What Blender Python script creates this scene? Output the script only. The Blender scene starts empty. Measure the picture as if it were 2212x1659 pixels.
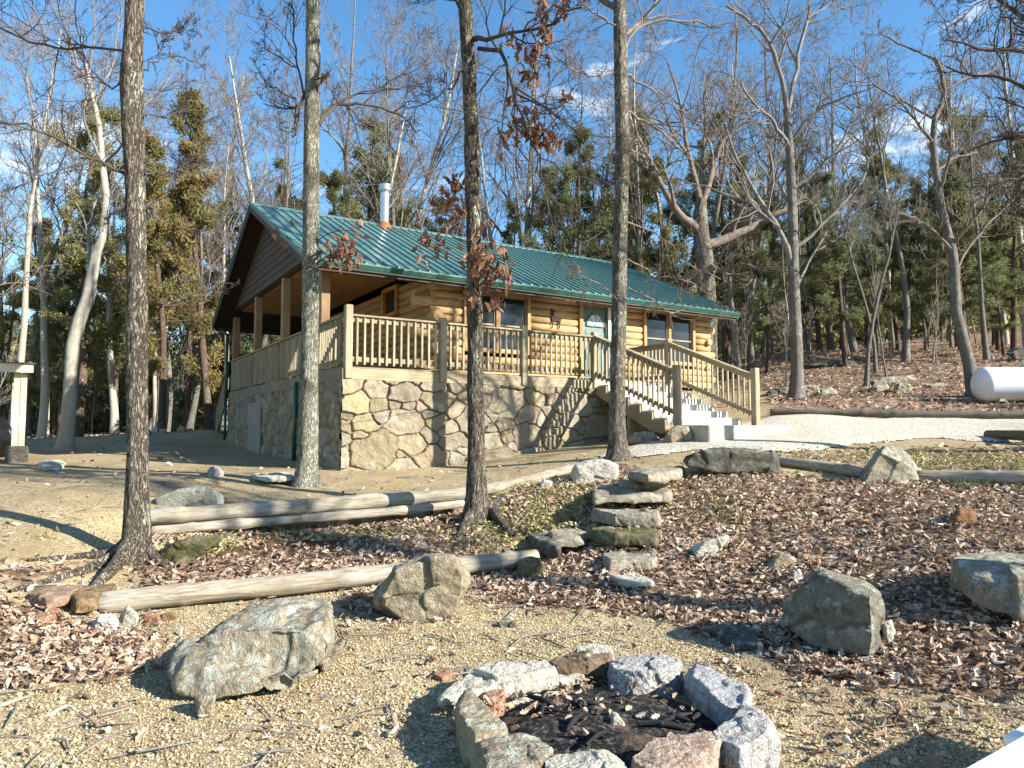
import bpy, bmesh, math, random
import numpy as np
from mathutils import Vector, Matrix, noise as mn
SC = bpy.context.scene
COL = SC.collection
R = math.radians
random.seed(7)
RNG = np.random.default_rng(11)

# ---------------------------------------------------------------- camera (pixel space of the 2212x1659 view)
F_PX, CX, CY, CAM_Z = 1525.0, 1106.0, 829.5, 1.6
PITCH = math.atan((929 - CY) / F_PX)
CP, SP = math.cos(PITCH), math.sin(PITCH)

def ray(px, py):
    x = (px - CX) / F_PX
    z = (CY - py) / F_PX
    return np.array([x, CP - z * SP, SP + z * CP])

def at(px, py, Y):
    d = ray(px, py)
    p = d * (Y / d[1])
    return np.array([p[0], p[1], p[2] + CAM_Z])

def on_z(px, py, z):
    d = ray(px, py)
    k = (z - CAM_Z) / d[2]
    return np.array([d[0] * k, d[1] * k, z])

# ---------------------------------------------------------------- numpy noise
def _hash(ix, iy, iz, seed):
    h = (ix.astype(np.int64) * 374761393 + iy.astype(np.int64) * 668265263 + iz.astype(np.int64) * 2147483647 + seed * 974711) & 0xFFFFFFFF
    h = ((h ^ (h >> 13)) * 1274126177) & 0xFFFFFFFF
    h = h ^ (h >> 16)
    return (h & 0xFFFFFF) / float(0xFFFFFF)

def vnoise(P, seed=0):
    P = np.asarray(P, float)
    i = np.floor(P)
    f = P - i
    f = f * f * (3 - 2 * f)
    i = i.astype(np.int64)
    r = 0
    for dx in (0, 1):
        wx = f[:, 0] if dx else 1 - f[:, 0]
        for dy in (0, 1):
            wy = f[:, 1] if dy else 1 - f[:, 1]
            for dz in (0, 1):
                wz = f[:, 2] if dz else 1 - f[:, 2]
                r = r + wx * wy * wz * _hash(i[:, 0] + dx, i[:, 1] + dy, i[:, 2] + dz, seed)
    return r * 2 - 1

def fbm(P, oct=4, seed=0, gain=0.5):
    P = np.asarray(P, float)
    a, s, r = 1.0, 0.0, 0
    for o in range(oct):
        r = r + a * vnoise(P * (2.03 ** o) + o * 17.3, seed + o)
        s += a
        a *= gain
    return r / s

def fbm2(x, y, scale, oct=4, seed=0):
    return fbm(np.stack([x * scale, y * scale, np.zeros_like(x)], 1), oct, seed)

# ---------------------------------------------------------------- mesh helpers
def mesh_np(name, V, faces, attrs=None, smooth=False, mats=None, midx=None):
    """faces: an (N,k) int array or a list of such arrays with different k"""
    me = bpy.data.meshes.new(name)
    V = np.asarray(V, np.float32)
    if isinstance(faces, np.ndarray):
        faces = [faces]
    faces = [np.asarray(f, np.int32) for f in faces if len(f)]
    tot = np.concatenate([np.full(len(f), f.shape[1], np.int32) for f in faces])
    loops = np.concatenate([f.ravel() for f in faces])
    me.vertices.add(len(V))
    me.vertices.foreach_set('co', V.ravel())
    me.loops.add(len(loops))
    me.loops.foreach_set('vertex_index', loops)
    me.polygons.add(len(tot))
    start = np.zeros(len(tot), np.int32)
    start[1:] = np.cumsum(tot)[:-1]
    me.polygons.foreach_set('loop_start', start)
    me.polygons.foreach_set('loop_total', tot)
    me.polygons.foreach_set('use_smooth', np.full(len(tot), bool(smooth)))
    if midx is not None:
        me.polygons.foreach_set('material_index', np.asarray(midx, np.int32))
    me.update(calc_edges=True)
    for k, a in (attrs or {}).items():
        a = np.asarray(a, np.float32)
        if a.ndim == 1:
            at_ = me.attributes.new(k, 'FLOAT', 'POINT')
            at_.data.foreach_set('value', a)
        else:
            if a.shape[1] == 3:
                a = np.concatenate([a, np.ones((len(a), 1), np.float32)], 1)
            at_ = me.attributes.new(k, 'FLOAT_COLOR', 'POINT')
            at_.data.foreach_set('color', a.ravel())
    for m in (mats or []):
        me.materials.append(m)
    return me

def tag(o, label=None, cat=None, group=None, kind=None):
    if label: o['label'] = label
    if cat: o['category'] = cat
    if group: o['group'] = group
    if kind: o['kind'] = kind
    return o

def link(name, me, mat=None, parent=None, loc=None, label=None, cat=None, group=None, kind=None):
    o = bpy.data.objects.new(name, me)
    COL.objects.link(o)
    if mat is not None and me is not None and len(me.materials) == 0:
        me.materials.append(mat)
    if parent is not None: o.parent = parent
    if loc is not None: o.location = loc
    return tag(o, label, cat, group, kind)

def empty(name, loc, rz=0, **k):
    o = bpy.data.objects.new(name, None)
    COL.objects.link(o)
    o.location = loc
    o.rotation_euler = (0, 0, rz)
    o.empty_display_size = 0.2
    return tag(o, **k)

class MB:
    """collects simple solids into one mesh"""
    def __init__(s): s.v, s.f = [], {}
    def n(s): return sum(len(a) for a in s.v)
    def add(s, V, F):
        b = s.n()
        s.v.append(np.asarray(V, float))
        for f in F:
            s.f.setdefault(len(f), []).append([i + b for i in f])
        return s
    def box(s, a, b):
        x0, y0, z0 = a; x1, y1, z1 = b
        x0, x1 = sorted((x0, x1)); y0, y1 = sorted((y0, y1)); z0, z1 = sorted((z0, z1))
        V = [(x, y, z) for z in (z0, z1) for y in (y0, y1) for x in (x0, x1)]
        return s.add(V, [(0, 2, 3, 1), (4, 5, 7, 6), (0, 1, 5, 4), (2, 6, 7, 3), (0, 4, 6, 2), (1, 3, 7, 5)])
    def beam(s, p, q, w, h, up=(0, 0, 1)):
        p, q = np.array(p, float), np.array(q, float)
        d = (q - p) / np.linalg.norm(q - p)
        sx = np.cross(d, up); sx /= np.linalg.norm(sx)
        u = np.cross(sx, d)
        V = []
        for e in (p, q):
            for a, b in ((-1, -1), (1, -1), (1, 1), (-1, 1)):
                V.append(e + sx * a * w / 2 + u * b * h / 2)
        return s.add(V, [(0, 1, 2, 3), (7, 6, 5, 4), (0, 4, 5, 1), (1, 5, 6, 2), (2, 6, 7, 3), (3, 7, 4, 0)])
    def prism(s, poly, d):
        """poly: list of 3D points (planar), extruded by vector d"""
        n = len(poly)
        P = np.array(poly, float)
        V = np.concatenate([P, P + np.array(d, float)])
        F = [tuple(range(n))[::-1], tuple(range(n, 2 * n))]
        F += [(i, (i + 1) % n, n + (i + 1) % n, n + i) for i in range(n)]
        return s.add(V, F)
    def cyl(s, p, q, r0, r1=None, n=16):
        r1 = r0 if r1 is None else r1
        p, q = np.array(p, float), np.array(q, float)
        d = (q - p) / np.linalg.norm(q - p)
        a = np.cross(d, (0, 0, 1) if abs(d[2]) < .9 else (1, 0, 0)); a /= np.linalg.norm(a)
        b = np.cross(d, a)
        th = np.arange(n) * 2 * math.pi / n
        ring = np.outer(np.cos(th), a) + np.outer(np.sin(th), b)
        V = np.concatenate([p + ring * r0, q + ring * r1])
        F = [tuple(range(n)), tuple(range(2 * n - 1, n - 1, -1))]
        F += [(i, n + i, n + (i + 1) % n, (i + 1) % n) for i in range(n)]
        return s.add(V, F)
    def build(s, name, mat, parent=None, bevel=0, smooth=False, **k):
        V = np.concatenate(s.v)
        me = mesh_np(name, V, [np.array(f) for f in s.f.values()])
        bm = bmesh.new(); bm.from_mesh(me)
        if bevel:
            bmesh.ops.bevel(bm, geom=bm.edges[:], offset=bevel, segments=1, affect='EDGES', clamp_overlap=True)
        bmesh.ops.recalc_face_normals(bm, faces=bm.faces[:])
        for f in bm.faces: f.smooth = bool(smooth) and len(f.verts) == 4
        bm.to_mesh(me); bm.free()
        return link(name, me, mat, parent, **k)

def tubes(P, Rad, sides):
    """P (B,k,3), Rad (B,k) -> V, quads"""
    B, k, _ = P.shape
    t = np.gradient(P, axis=1)
    t /= np.linalg.norm(t, axis=2, keepdims=True) + 1e-9
    mean = P[:, -1] - P[:, 0]
    ref = np.where((np.abs(mean[:, 2]) / (np.linalg.norm(mean, axis=1) + 1e-9) < .75)[:, None], np.array([0, 0, 1.0]), np.array([1.0, 0.12, 0]))
    n1 = np.cross(t, ref[:, None, :])
    n1 /= np.linalg.norm(n1, axis=2, keepdims=True) + 1e-9
    n2 = np.cross(t, n1)
    th = np.arange(sides) * 2 * math.pi / sides
    V = P[:, :, None, :] + Rad[:, :, None, None] * (np.cos(th)[None, None, :, None] * n1[:, :, None, :] + np.sin(th)[None, None, :, None] * n2[:, :, None, :])
    V = V.reshape(-1, 3)
    i = np.arange(B * k * sides).reshape(B, k, sides)
    a = i[:, :-1]; b = i[:, 1:]
    a2 = np.roll(a, -1, 2); b2 = np.roll(b, -1, 2)
    Fq = np.stack([a, b, b2, a2], -1).reshape(-1, 4)
    return V, Fq

def merge(parts):
    Vs, Fs, b = [], {}, 0
    for V, F_ in parts:
        Vs.append(V)
        Fs.setdefault(F_.shape[1], []).append(F_ + b)
        b += len(V)
    return np.concatenate(Vs), [np.concatenate(x) for x in Fs.values()]

# ---------------------------------------------------------------- material helpers
class M:
    def __init__(s, name):
        s.m = bpy.data.materials.new(name); s.m.use_nodes = True
        s.nt = s.m.node_tree; s.nt.nodes.clear()
        s.out = s.nt.nodes.new('ShaderNodeOutputMaterial')
        s.b = s.nt.nodes.new('ShaderNodeBsdfPrincipled')
        s.nt.links.new(s.b.outputs[0], s.out.inputs[0])
        s.b.inputs['Specular IOR Level'].default_value = 0.25
    def node(s, t): return s.nt.nodes.new(t)
    def set(s, sock, v):
        if hasattr(v, 'is_linked') or isinstance(v, bpy.types.NodeSocket): s.nt.links.new(v, sock)
        else:
            if isinstance(v, (tuple, list)) and len(v) == 3 and sock.type == 'RGBA': v = (*v, 1)
            sock.default_value = v
    def obj(s, scale=(1, 1, 1), rand=False):
        tc = s.node('ShaderNodeTexCoord')
        mp = s.node('ShaderNodeMapping')
        mp.inputs['Scale'].default_value = scale
        s.nt.links.new(tc.outputs['Object'], mp.inputs['Vector'])
        if rand:
            oi = s.node('ShaderNodeObjectInfo')
            mu = s.math('MULTIPLY', oi.outputs['Random'], 37.0)
            s.nt.links.new(mu, mp.inputs['Location'])
        return mp.outputs[0]
    def rnd(s): return s.node('ShaderNodeObjectInfo').outputs['Random']
    def noise(s, vec, scale, detail=4, rough=.55, dist=0.0):
        n = s.node('ShaderNodeTexNoise')
        s.nt.links.new(vec, n.inputs['Vector'])
        n.inputs['Scale'].default_value = scale; n.inputs['Detail'].default_value = detail
        n.inputs['Roughness'].default_value = rough; n.inputs['Distortion'].default_value = dist
        return n.outputs['Fac']
    def vor(s, vec, scale, feature='F1', out='Distance'):
        n = s.node('ShaderNodeTexVoronoi'); n.feature = feature
        s.nt.links.new(vec, n.inputs['Vector']); n.inputs['Scale'].default_value = scale
        return n.outputs[out]
    def ramp(s, fac, stops):
        n = s.node('ShaderNodeValToRGB')
        s.nt.links.new(fac, n.inputs[0])
        e = n.color_ramp.elements
        while len(e) < len(stops): e.new(.5)
        for x, (p, c) in zip(e, stops):
            x.position = p
            x.color = (*c, 1) if isinstance(c, (tuple, list)) else (c, c, c, 1)
        return n.outputs[0]
    def mix(s, f, a, b, mode='MIX'):
        n = s.node('ShaderNodeMix'); n.data_type = 'RGBA'; n.blend_type = mode
        s.set(n.inputs[0], f); s.set(n.inputs[6], a); s.set(n.inputs[7], b)
        return n.outputs[2]
    def math(s, op, a, b=0.5, c=None):
        n = s.node('ShaderNodeMath'); n.operation = op
        s.set(n.inputs[0], a); s.set(n.inputs[1], b)
        if c is not None: s.set(n.inputs[2], c)
        return n.outputs[0]
    def attr(s, name, out='Color'):
        n = s.node('ShaderNodeAttribute'); n.attribute_name = name
        return n.outputs[out]
    def bump(s, h, strength=.5, dist=.02, normal=None):
        n = s.node('ShaderNodeBump')
        n.inputs['Strength'].default_value = strength; n.inputs['Distance'].default_value = dist
        s.nt.links.new(h, n.inputs['Height'])
        if normal is not None: s.nt.links.new(normal, n.inputs['Normal'])
        s.nt.links.new(n.outputs[0], s.b.inputs['Normal'])
        return n.outputs[0]
    def up(s):
        g = s.node('ShaderNodeNewGeometry'); x = s.node('ShaderNodeSeparateXYZ')
        s.nt.links.new(g.outputs['Normal'], x.inputs[0])
        return x.outputs[2]
    def fin(s, col, rough=.8, spec=None):
        s.set(s.b.inputs['Base Color'], col); s.set(s.b.inputs['Roughness'], rough)
        if spec is not None: s.b.inputs['Specular IOR Level'].default_value = spec
        return s.m

def rock_mat(name, c1, c2, c3, lichen=(.42, .46, .38), lich=.5, moss=.0, speckle=0.0, dark=0.0):
    m = M(name); v = m.obj(rand=True)
    n1 = m.noise(v, 3.0, 5, .62, .3); n2 = m.noise(v, 12, 6, .72, .1); n3 = m.noise(v, 60, 3, .7)
    c = m.mix(m.ramp(n1, [(.38, 0), (.62, 1)]), c1, c2)
    c = m.mix(m.ramp(n2, [(.50, 0), (.62, .9)]), c, c3)
    c = m.mix(m.math('MULTIPLY', m.ramp(n3, [(.32, 1), (.55, 0)]), .6), c, tuple(x * .4 for x in c1))
    if lich:
        l = m.ramp(m.noise(v, 9.5, 7, .76, .2), [(.60 - .14 * lich, 0), (.66 - .12 * lich, 1)])
        upf = m.ramp(m.up(), [(.0, .35), (.6, 1)])
        c = m.mix(m.math('MULTIPLY', m.math('MULTIPLY', l, upf), .85), c, lichen)
    if moss:
        l = m.ramp(m.noise(v, 3.0, 7, .72), [(.66 - .28 * moss, 0), (.74 - .22 * moss, 1)])
        c = m.mix(m.math('MULTIPLY', l, .8), c, (.075, .08, .018))
    if speckle:
        sp = m.noise(v, 75, 2, .5)
        c = m.mix(m.math('MULTIPLY', m.ramp(sp, [(.40, 1), (.50, 0)]), speckle), c, (.07, .07, .075))
        c = m.mix(m.math('MULTIPLY', m.ramp(m.noise(v, 40, 2, .5), [(.55, 0), (.66, 1)]), speckle * .7), c, (.72, .72, .70))
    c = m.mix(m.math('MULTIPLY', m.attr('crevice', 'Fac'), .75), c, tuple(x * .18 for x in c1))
    h = m.math('ADD', m.math('MULTIPLY', n2, .8), m.math('ADD', m.math('MULTIPLY', n3, .35), m.math('MULTIPLY', n1, .4)))
    m.bump(h, 1.0, .06)
    return m.fin(c, .88, .2)

def wood_mat(name, c1, c2, axis=0, grey=0.0, grain=1.0, rough=.75, spread=.35, stain=None):
    m = M(name)
    sc = [9.0, 9.0, 9.0]; sc[axis] = .7
    v = m.obj(tuple(sc), True)
    g = m.noise(v, 3.0, 6, .65, 1.2)
    v2 = m.obj((1, 1, 1), True)
    big = m.noise(v2, 2.0, 4)
    c = m.mix(m.ramp(g, [(.32, 0), (.68, 1)]), c1, c2)
    c = m.mix(m.math('MULTIPLY', m.ramp(big, [(.4, 0), (.7, 1)]), .5), c, tuple(x * .6 for x in c1))
    if stain:
        c = m.mix(m.math('MULTIPLY', m.ramp(m.noise(m.obj(tuple(1.6 if i == axis else 6.0 for i in range(3)), True), 2.2, 6, .7), [(.47, 0), (.62, 1)]), .65), c, stain)
    k = m.math('ADD', m.math('MULTIPLY', m.rnd(), spread), 1 - spread / 2)
    mm = m.node('ShaderNodeVectorMath'); mm.operation = 'SCALE'
    m.nt.links.new(c, mm.inputs[0]); m.nt.links.new(k, mm.inputs['Scale'])
    m.bump(g, .45 * grain, .012)
    return m.fin(mm.outputs[0], rough, .2)

def bark_mat(name, c1, c2, lichen=(.46, .48, .40), lich=.4, sc=1.0, plates=1.0):
    m = M(name)
    v = m.obj((1, 1, .2), True)
    n = m.noise(v, 40 * sc, 5, .62, .7)
    rid = m.math('ABSOLUTE', m.math('SUBTRACT', n, .5))
    groove = m.ramp(rid, [(.0, 0), (.085, 1)])
    fine = m.noise(m.obj((1, 1, .6), True), 85 * sc, 3, .7)
    p = m.noise(m.obj((1, 1, .6), True), 3.6, 6, .7, .4)
    c = m.mix(m.ramp(fine, [(.36, 0), (.62, 1)]), c1, c2)
    c = m.mix(m.math('MULTIPLY', m.math('SUBTRACT', 1.0, groove), .8 * plates), c, tuple(x * .28 for x in c1))
    l = m.ramp(p, [(.60 - .2 * lich, 0), (.70 - .2 * lich, 1)])
    c = m.mix(m.math('MULTIPLY', m.math('MULTIPLY', l, m.ramp(fine, [(.40, .1), (.58, 1)])), m.math('MULTIPLY', groove, .85)), c, lichen)
    h = m.math('ADD', m.math('MULTIPLY', groove, .7 * plates), m.math('ADD', m.math('MULTIPLY', n, .4), m.math('MULTIPLY', fine, .25)))
    m.bump(h, 1.0, .022)
    return m.fin(c, .92, .12)

def plain(name, c, rough=.6, metal=0.0, var=.15, spec=.3, bump=0):
    m = M(name); v = m.obj(rand=True)
    n = m.noise(v, 4, 6, .6)
    col = m.mix(m.ramp(n, [(.35, 0), (.7, 1)]), tuple(x * (1 - var) for x in c), tuple(min(1, x * (1 + var)) for x in c))
    m.b.inputs['Metallic'].default_value = metal
    if bump: m.bump(m.noise(v, 30, 5, .6), bump, .01)
    return m.fin(col, rough, spec)

def attr_mat(name, rough=.85, trans=0.0, bumpscale=0, spec=.2, sat=1.0):
    m = M(name)
    c = m.attr('col')
    if trans:
        t = m.node('ShaderNodeBsdfTranslucent'); m.nt.links.new(c, t.inputs[0])
        mx = m.node('ShaderNodeMixShader'); mx.inputs[0].default_value = trans
        m.nt.links.new(m.b.outputs[0], mx.inputs[1]); m.nt.links.new(t.outputs[0], mx.inputs[2])
        m.nt.links.new(mx.outputs[0], m.out.inputs[0])
    if bumpscale:
        m.bump(m.noise(m.obj(), bumpscale, 6, .65), .6, .02)
    return m.fin(c, rough, spec)
# ================================================================ terrain
_ctrl = []
def T(px, py, Y): _ctrl.append(at(px, py, Y))
for a in [(300,1045,10),(100,1100,8.6),(20,1200,6.8),(100,1290,6.25),(35,988,15),(140,967,17.5),(300,940,22),(450,931,23),
          (478,958,20.5),(735,1017,12.5),(595,986,16.7),(1290,955,15.5),(1450,960,13),(1600,946,13.6),(1337,995,12),(660,1047,11),
          (1030,1112,9.3),(650,1078,9.7),(360,1110,8.9),(650,1152,8.7),(430,1165,8.0),(700,1232,7.6),(500,1215,7.6),(295,1215,7.35),
          (960,1135,8.9),(900,1185,8.1),(215,1335,6.2),(1500,1295,6.75),(1800,1150,7.9),(1900,1050,9.3),(1500,1030,10.2),(2200,1050,9.0),
          (1700,978,11.4),(2200,955,12.4),(1700,902,15.6),(2212,906,16),(1718,863,21),(2212,872,19),(1900,832,24),(1700,762,32),
          (2000,752,38),(2200,742,38),(1340,1260,7.0),(1360,1160,8.2),(1370,1065,9.8),(1150,1215,8.3),(1100,1060,10.1),(1250,1010,11.0),
          (2130,1265,5.9),(2212,1340,5.2),(1900,1440,4.75),(2100,1480,4.4),(1250,930,22),(1250,900,30),(860,930,30),(1000,1015,12.9),
          (1850,1000,11),(1600,1080,8.9),(1600,1180,7.8),(2050,1140,7.4)]:
    T(*a)
for p in [(0,4.2,0),(-2,4.5,0),(1.5,3.5,.0),(-3.5,4.2,.02),(0,2,0),(-3,2.5,0),(3,2.5,.02),(-1,5.5,0),(1,5.6,0),(0,0,0),(-6,1,.0),(6,1,.25),
          (0,-8,-.1),(-12,-4,-.2),(12,-4,.5),(-14,12,.8),(-16,25,1.3),(-8,40,1.8),(-30,60,2.0),(0,60,4.5),(20,60,9),(45,60,12),
          (0,110,6),(60,120,16),(-60,110,3),(-60,20,1.2),(60,20,7),(-100,300,6),(100,300,20),(0,300,12),(-300,100,3),(300,100,20),(0,-100,-1),(-200,-200,-2),(200,-200,2),
          (14,8,2.0),(11,10,1.8),(-9,6.5,.35),(25,25,4.6)]:
    _ctrl.append(np.array(p, float))
_ctrl = np.array(_ctrl)
def _K(d): return np.sqrt(d * d + .09)
_A = np.linalg.norm(_ctrl[:, None, :2] - _ctrl[None, :, :2], axis=2)
_n = len(_ctrl)
_S = np.zeros((_n + 1, _n + 1)); _S[:_n, :_n] = _K(_A) - np.eye(_n) * .12; _S[:_n, _n] = 1; _S[_n, :_n] = 1
_w = np.linalg.solve(_S, np.append(_ctrl[:, 2], 0))

_la, _lb = at(300, 1121, 8.75)[:2], at(1012, 1065, 10.15)[:2]
def carve(x, y):
    """the bank drops away below the stacked border logs"""
    d = _lb - _la; L = np.hypot(*d); d = d / L; nrm = np.array([d[1], -d[0]])
    u = ((x - _la[0]) * d[0] + (y - _la[1]) * d[1]) / L; v = (x - _la[0]) * nrm[0] + (y - _la[1]) * nrm[1]
    wu = np.clip((u + .12) / .12, 0, 1) * np.clip((1.10 - u) / .12, 0, 1)
    wv = np.where(v > -.02, np.clip((v + .02) / .10, 0, 1) * np.exp(-np.clip(v - .1, 0, None) / .55), 0)
    return .30 * wu * wv

def H(x, y):
    x = np.atleast_1d(np.asarray(x, float)); y = np.atleast_1d(np.asarray(y, float))
    out = np.zeros(len(x))
    for s in range(0, len(x), 20000):
        d = np.hypot(x[s:s + 20000, None] - _ctrl[None, :, 0], y[s:s + 20000, None] - _ctrl[None, :, 1])
        out[s:s + 20000] = _K(d) @ _w[:_n] + _w[_n]
    r = np.hypot(x, y)
    out = out - carve(x, y)
    amp = np.clip(.012 + (r - 8) * .004, .012, .35)
    return out + amp * fbm2(x, y, .55, 4, 3)

def h1(x, y): return float(H([x], [y])[0])

def gp(px, py, far=200):
    d = ray(px, py)
    Y = 1.2 * (far / 1.2) ** (np.arange(1500) / 1499)
    P = d[None, :] * (Y / d[1])[:, None]
    z = P[:, 2] + CAM_Z - H(P[:, 0], P[:, 1])
    i = np.where(z < 0)[0]
    if len(i) == 0: return np.array([P[-1, 0], P[-1, 1], h1(P[-1, 0], P[-1, 1])])
    i = i[0]
    if i:
        k = z[i - 1] / (z[i - 1] - z[i]); q = P[i - 1] * (1 - k) + P[i] * k
    else: q = P[0]
    return np.array([q[0], q[1], h1(q[0], q[1])])

def inpoly(x, y, poly):
    x = np.asarray(x); y = np.asarray(y)
    c = np.zeros(len(x), bool)
    n = len(poly)
    for i in range(n):
        x0, y0 = poly[i][:2]; x1, y1 = poly[(i + 1) % n][:2]
        k = ((y0 > y) != (y1 > y)) & (x < (x1 - x0) * (y - y0) / (y1 - y0 + 1e-12) + x0)
        c ^= k
    return c

def polydist(x, y, poly):
    """signed distance, + inside"""
    d = np.full(len(x), 1e9)
    n = len(poly)
    for i in range(n):
        a = np.array(poly[i][:2]); b = np.array(poly[(i + 1) % n][:2]); ab = b - a
        t = np.clip(((x - a[0]) * ab[0] + (y - a[1]) * ab[1]) / (ab @ ab + 1e-12), 0, 1)
        d = np.minimum(d, np.hypot(x - a[0] - t * ab[0], y - a[1] - t * ab[1]))
    return np.where(inpoly(x, y, poly), d, -d)

# where leaf litter lies, where bare soil shows (ground plan polygons)
def plan(pts): return [gp(*p)[:2] for p in pts]
LITTER = [
    plan([(1120,1062),(1240,1040),(1330,1010),(1480,1030),(1690,1028),(1860,1045),(2010,1042),(2212,1052),(2600,1080),(2700,1500),(2212,1500),(1960,1470),(1800,1450),(1640,1400),(1450,1345),(1250,1330),(1060,1310),(1040,1235),(1180,1200),(1060,1130)]),
    plan([(335,1135),(1000,1090),(1050,1150),(1150,1180),(900,1225),(640,1258),(330,1290),(300,1230),(340,1190)]),
    plan([(-200,1290),(60,1300),(230,1350),(390,1365),(370,1450),(200,1470),(60,1480),(-200,1440)]),
    plan([(720,1290),(820,1270),(1000,1290),(990,1345),(840,1345),(730,1330)]),
    plan([(1660,905),(1660,850),(1560,800),(1560,700),(2400,660),(2900,800),(2900,895),(2212,890)]),
    plan([(1690,985),(1760,968),(2100,962),(2500,975),(2500,1030),(2212,1030),(1860,1012),(1700,1000)]),
    plan([(-400,1210),(60,1215),(230,1190),(240,1240),(120,1300),(-400,1280)]),
    [(-60,24),(-8,27),(0,34),(6,27),(16,24),(40,30),(100,60),(100,200),(-100,200),(-100,30)],
    plan([(1640,1450),(1960,1470),(2212,1510),(2212,1640),(1900,1700),(1660,1640)]),
]
LIT_W = [1, 1, .8, .9, .9, .45, .5, .9, .3]
SOIL = [plan([(345,1160),(700,1135),(990,1095),(1060,1150),(760,1175),(430,1215),(340,1215)])]

def litter(x, y):
    o = np.zeros(len(x)); j = .35 * fbm2(x, y, 1.1, 4, 9)
    for p, w in zip(LITTER, LIT_W):
        o = np.maximum(o, w * np.clip((polydist(x, y, p) + j) / .35 + .5, 0, 1))
    return o

def soil(x, y):
    o = np.zeros(len(x)); j = .2 * fbm2(x, y, 2.1, 4, 19)
    for p in SOIL: o = np.maximum(o, np.clip((polydist(x, y, p) + j) / .25 + .5, 0, 1))
    return o

# ground sheet: fan-shaped grid, finest near the camera, out to the horizon
_r = np.concatenate([np.linspace(0, 2.2, 12)[:-1], 2.2 * (420 / 2.2) ** (np.linspace(0, 1, 470) ** 1.25)])
_a1 = np.linspace(R(-52), R(52), 430)
_a = np.concatenate([np.linspace(R(-180), R(-52), 50)[:-1], _a1, np.linspace(R(52), R(180), 50)[1:]])
_rr, _aa = np.meshgrid(_r, _a, indexing='ij')
_gx = (_rr * np.sin(_aa)).ravel(); _gy = (_rr * np.cos(_aa) - .4).ravel()
_gz = H(_gx, _gy)
_lit = litter(_gx, _gy); _so = soil(_gx, _gy)
_near = np.hypot(_gx, _gy) < 26
_lump = np.zeros(len(_gx))
_lump[_near] = fbm2(_gx[_near], _gy[_near], 7, 3, 5) * (.006 + .03 * _lit[_near] + .05 * _so[_near])
_gz = _gz + _lump
_nr, _na = _rr.shape
_id = np.arange(_nr * _na).reshape(_nr, _na)
_Fg = np.stack([_id[:-1, :-1], _id[:-1, 1:], _id[1:, 1:], _id[1:, :-1]], -1).reshape(-1, 4)

def ground_mat():
    m = M('gravel_ground')
    g = m.node('ShaderNodeNewGeometry'); v = g.outputs['Position']
    vn = m.vor(v, 62).node; cell = vn.outputs['Color']; dist = vn.outputs['Distance']
    big = m.noise(v, .7, 3, .6, .5); mid = m.noise(v, 4.5, 4, .65)
    sep = m.node('ShaderNodeSeparateColor'); m.nt.links.new(cell, sep.inputs[0])
    peb = m.ramp(sep.outputs[0], [(0, (.19, .145, .08)), (.35, (.35, .28, .16)), (.75, (.47, .385, .225)), (1, (.58, .50, .34))])
    peb = m.mix(m.math('MULTIPLY', m.ramp(dist, [(.40, 0), (.80, 1)]), .65), peb, (.10, .07, .035))
    peb = m.mix(m.math('MULTIPLY', m.ramp(big, [(.46, 0), (.64, 1)]), .7), peb, (.24, .175, .10))
    peb = m.mix(m.math('MULTIPLY', m.ramp(m.noise(v, 1.3, 4, .7), [(.60, 0), (.72, 1)]), .5), peb, (.30, .26, .085))
    lv = m.vor(v, 17, 'F1', 'Color'); ls = m.node('ShaderNodeSeparateColor'); m.nt.links.new(lv, ls.inputs[0])
    lit = m.ramp(ls.outputs[0], [(0, (.07, .045, .03)), (.4, (.20, .13, .085)), (.75, (.35, .245, .165)), (1, (.50, .39, .29))])
    lit = m.mix(m.ramp(mid, [(.42, 0), (.62, .55)]), lit, (.06, .035, .02))
    so = m.mix(m.ramp(mid, [(.4, 0), (.62, 1)]), (.045, .028, .016), (.13, .075, .04))
    mask = m.math('ADD', m.attr('litter', 'Fac'), m.math('MULTIPLY', m.math('SUBTRACT', mid, .5), .9))
    c = m.mix(m.ramp(mask, [(.35, 0), (.55, 1)]), peb, lit)
    c = m.mix(m.ramp(m.math('ADD', m.attr('soil', 'Fac'), m.math('MULTIPLY', m.math('SUBTRACT', mid, .5), .8)), [(.4, 0), (.6, .85)]), c, so)
    hgt = m.math('ADD', m.math('MULTIPLY', m.math('SUBTRACT', 1.0, dist), .5), m.math('MULTIPLY', mid, 1.2))
    m.bump(hgt, .8, .012)
    return m.fin(c, .95, .1)
MAT_GROUND = ground_mat()
me = mesh_np('ground', np.stack([_gx, _gy, _gz], 1), _Fg, {'litter': _lit, 'soil': _so}, smooth=True)
link('ground', me, MAT_GROUND, kind='structure')

# driveway of pale crushed stone
DRIVE = plan([(1300,985),(1380,990),(1480,975),(1700,975),(1830,958),(2000,948),(2212,951),(2700,962),(3000,905),(2212,899),(1900,906),(1660,903),(1600,915),(1480,945)])
_xs = np.arange(0.5, 22, .07); _ys = np.arange(9, 24, .07)
_X, _Y = np.meshgrid(_xs, _ys, indexing='ij'); _x = _X.ravel(); _y = _Y.ravel()
_d = polydist(_x, _y, DRIVE) + .45 * fbm2(_x, _y, .9, 5, 21) + .1
_idx = np.arange(len(_x)).reshape(_X.shape)
_Fd = np.stack([_idx[:-1, :-1], _idx[1:, :-1], _idx[1:, 1:], _idx[:-1, 1:]], -1).reshape(-1, 4)
_keep = (_d > 0)[_Fd].all(1)
_Fd = _Fd[_keep]
_u, _inv = np.unique(_Fd, return_inverse=True)
_Vd = np.stack([_x, _y, H(_x, _y) + .008 + np.clip(_d, 0, .25) * .16 + .008 * fbm2(_x, _y, 6, 3, 2)], 1)[_u]
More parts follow.
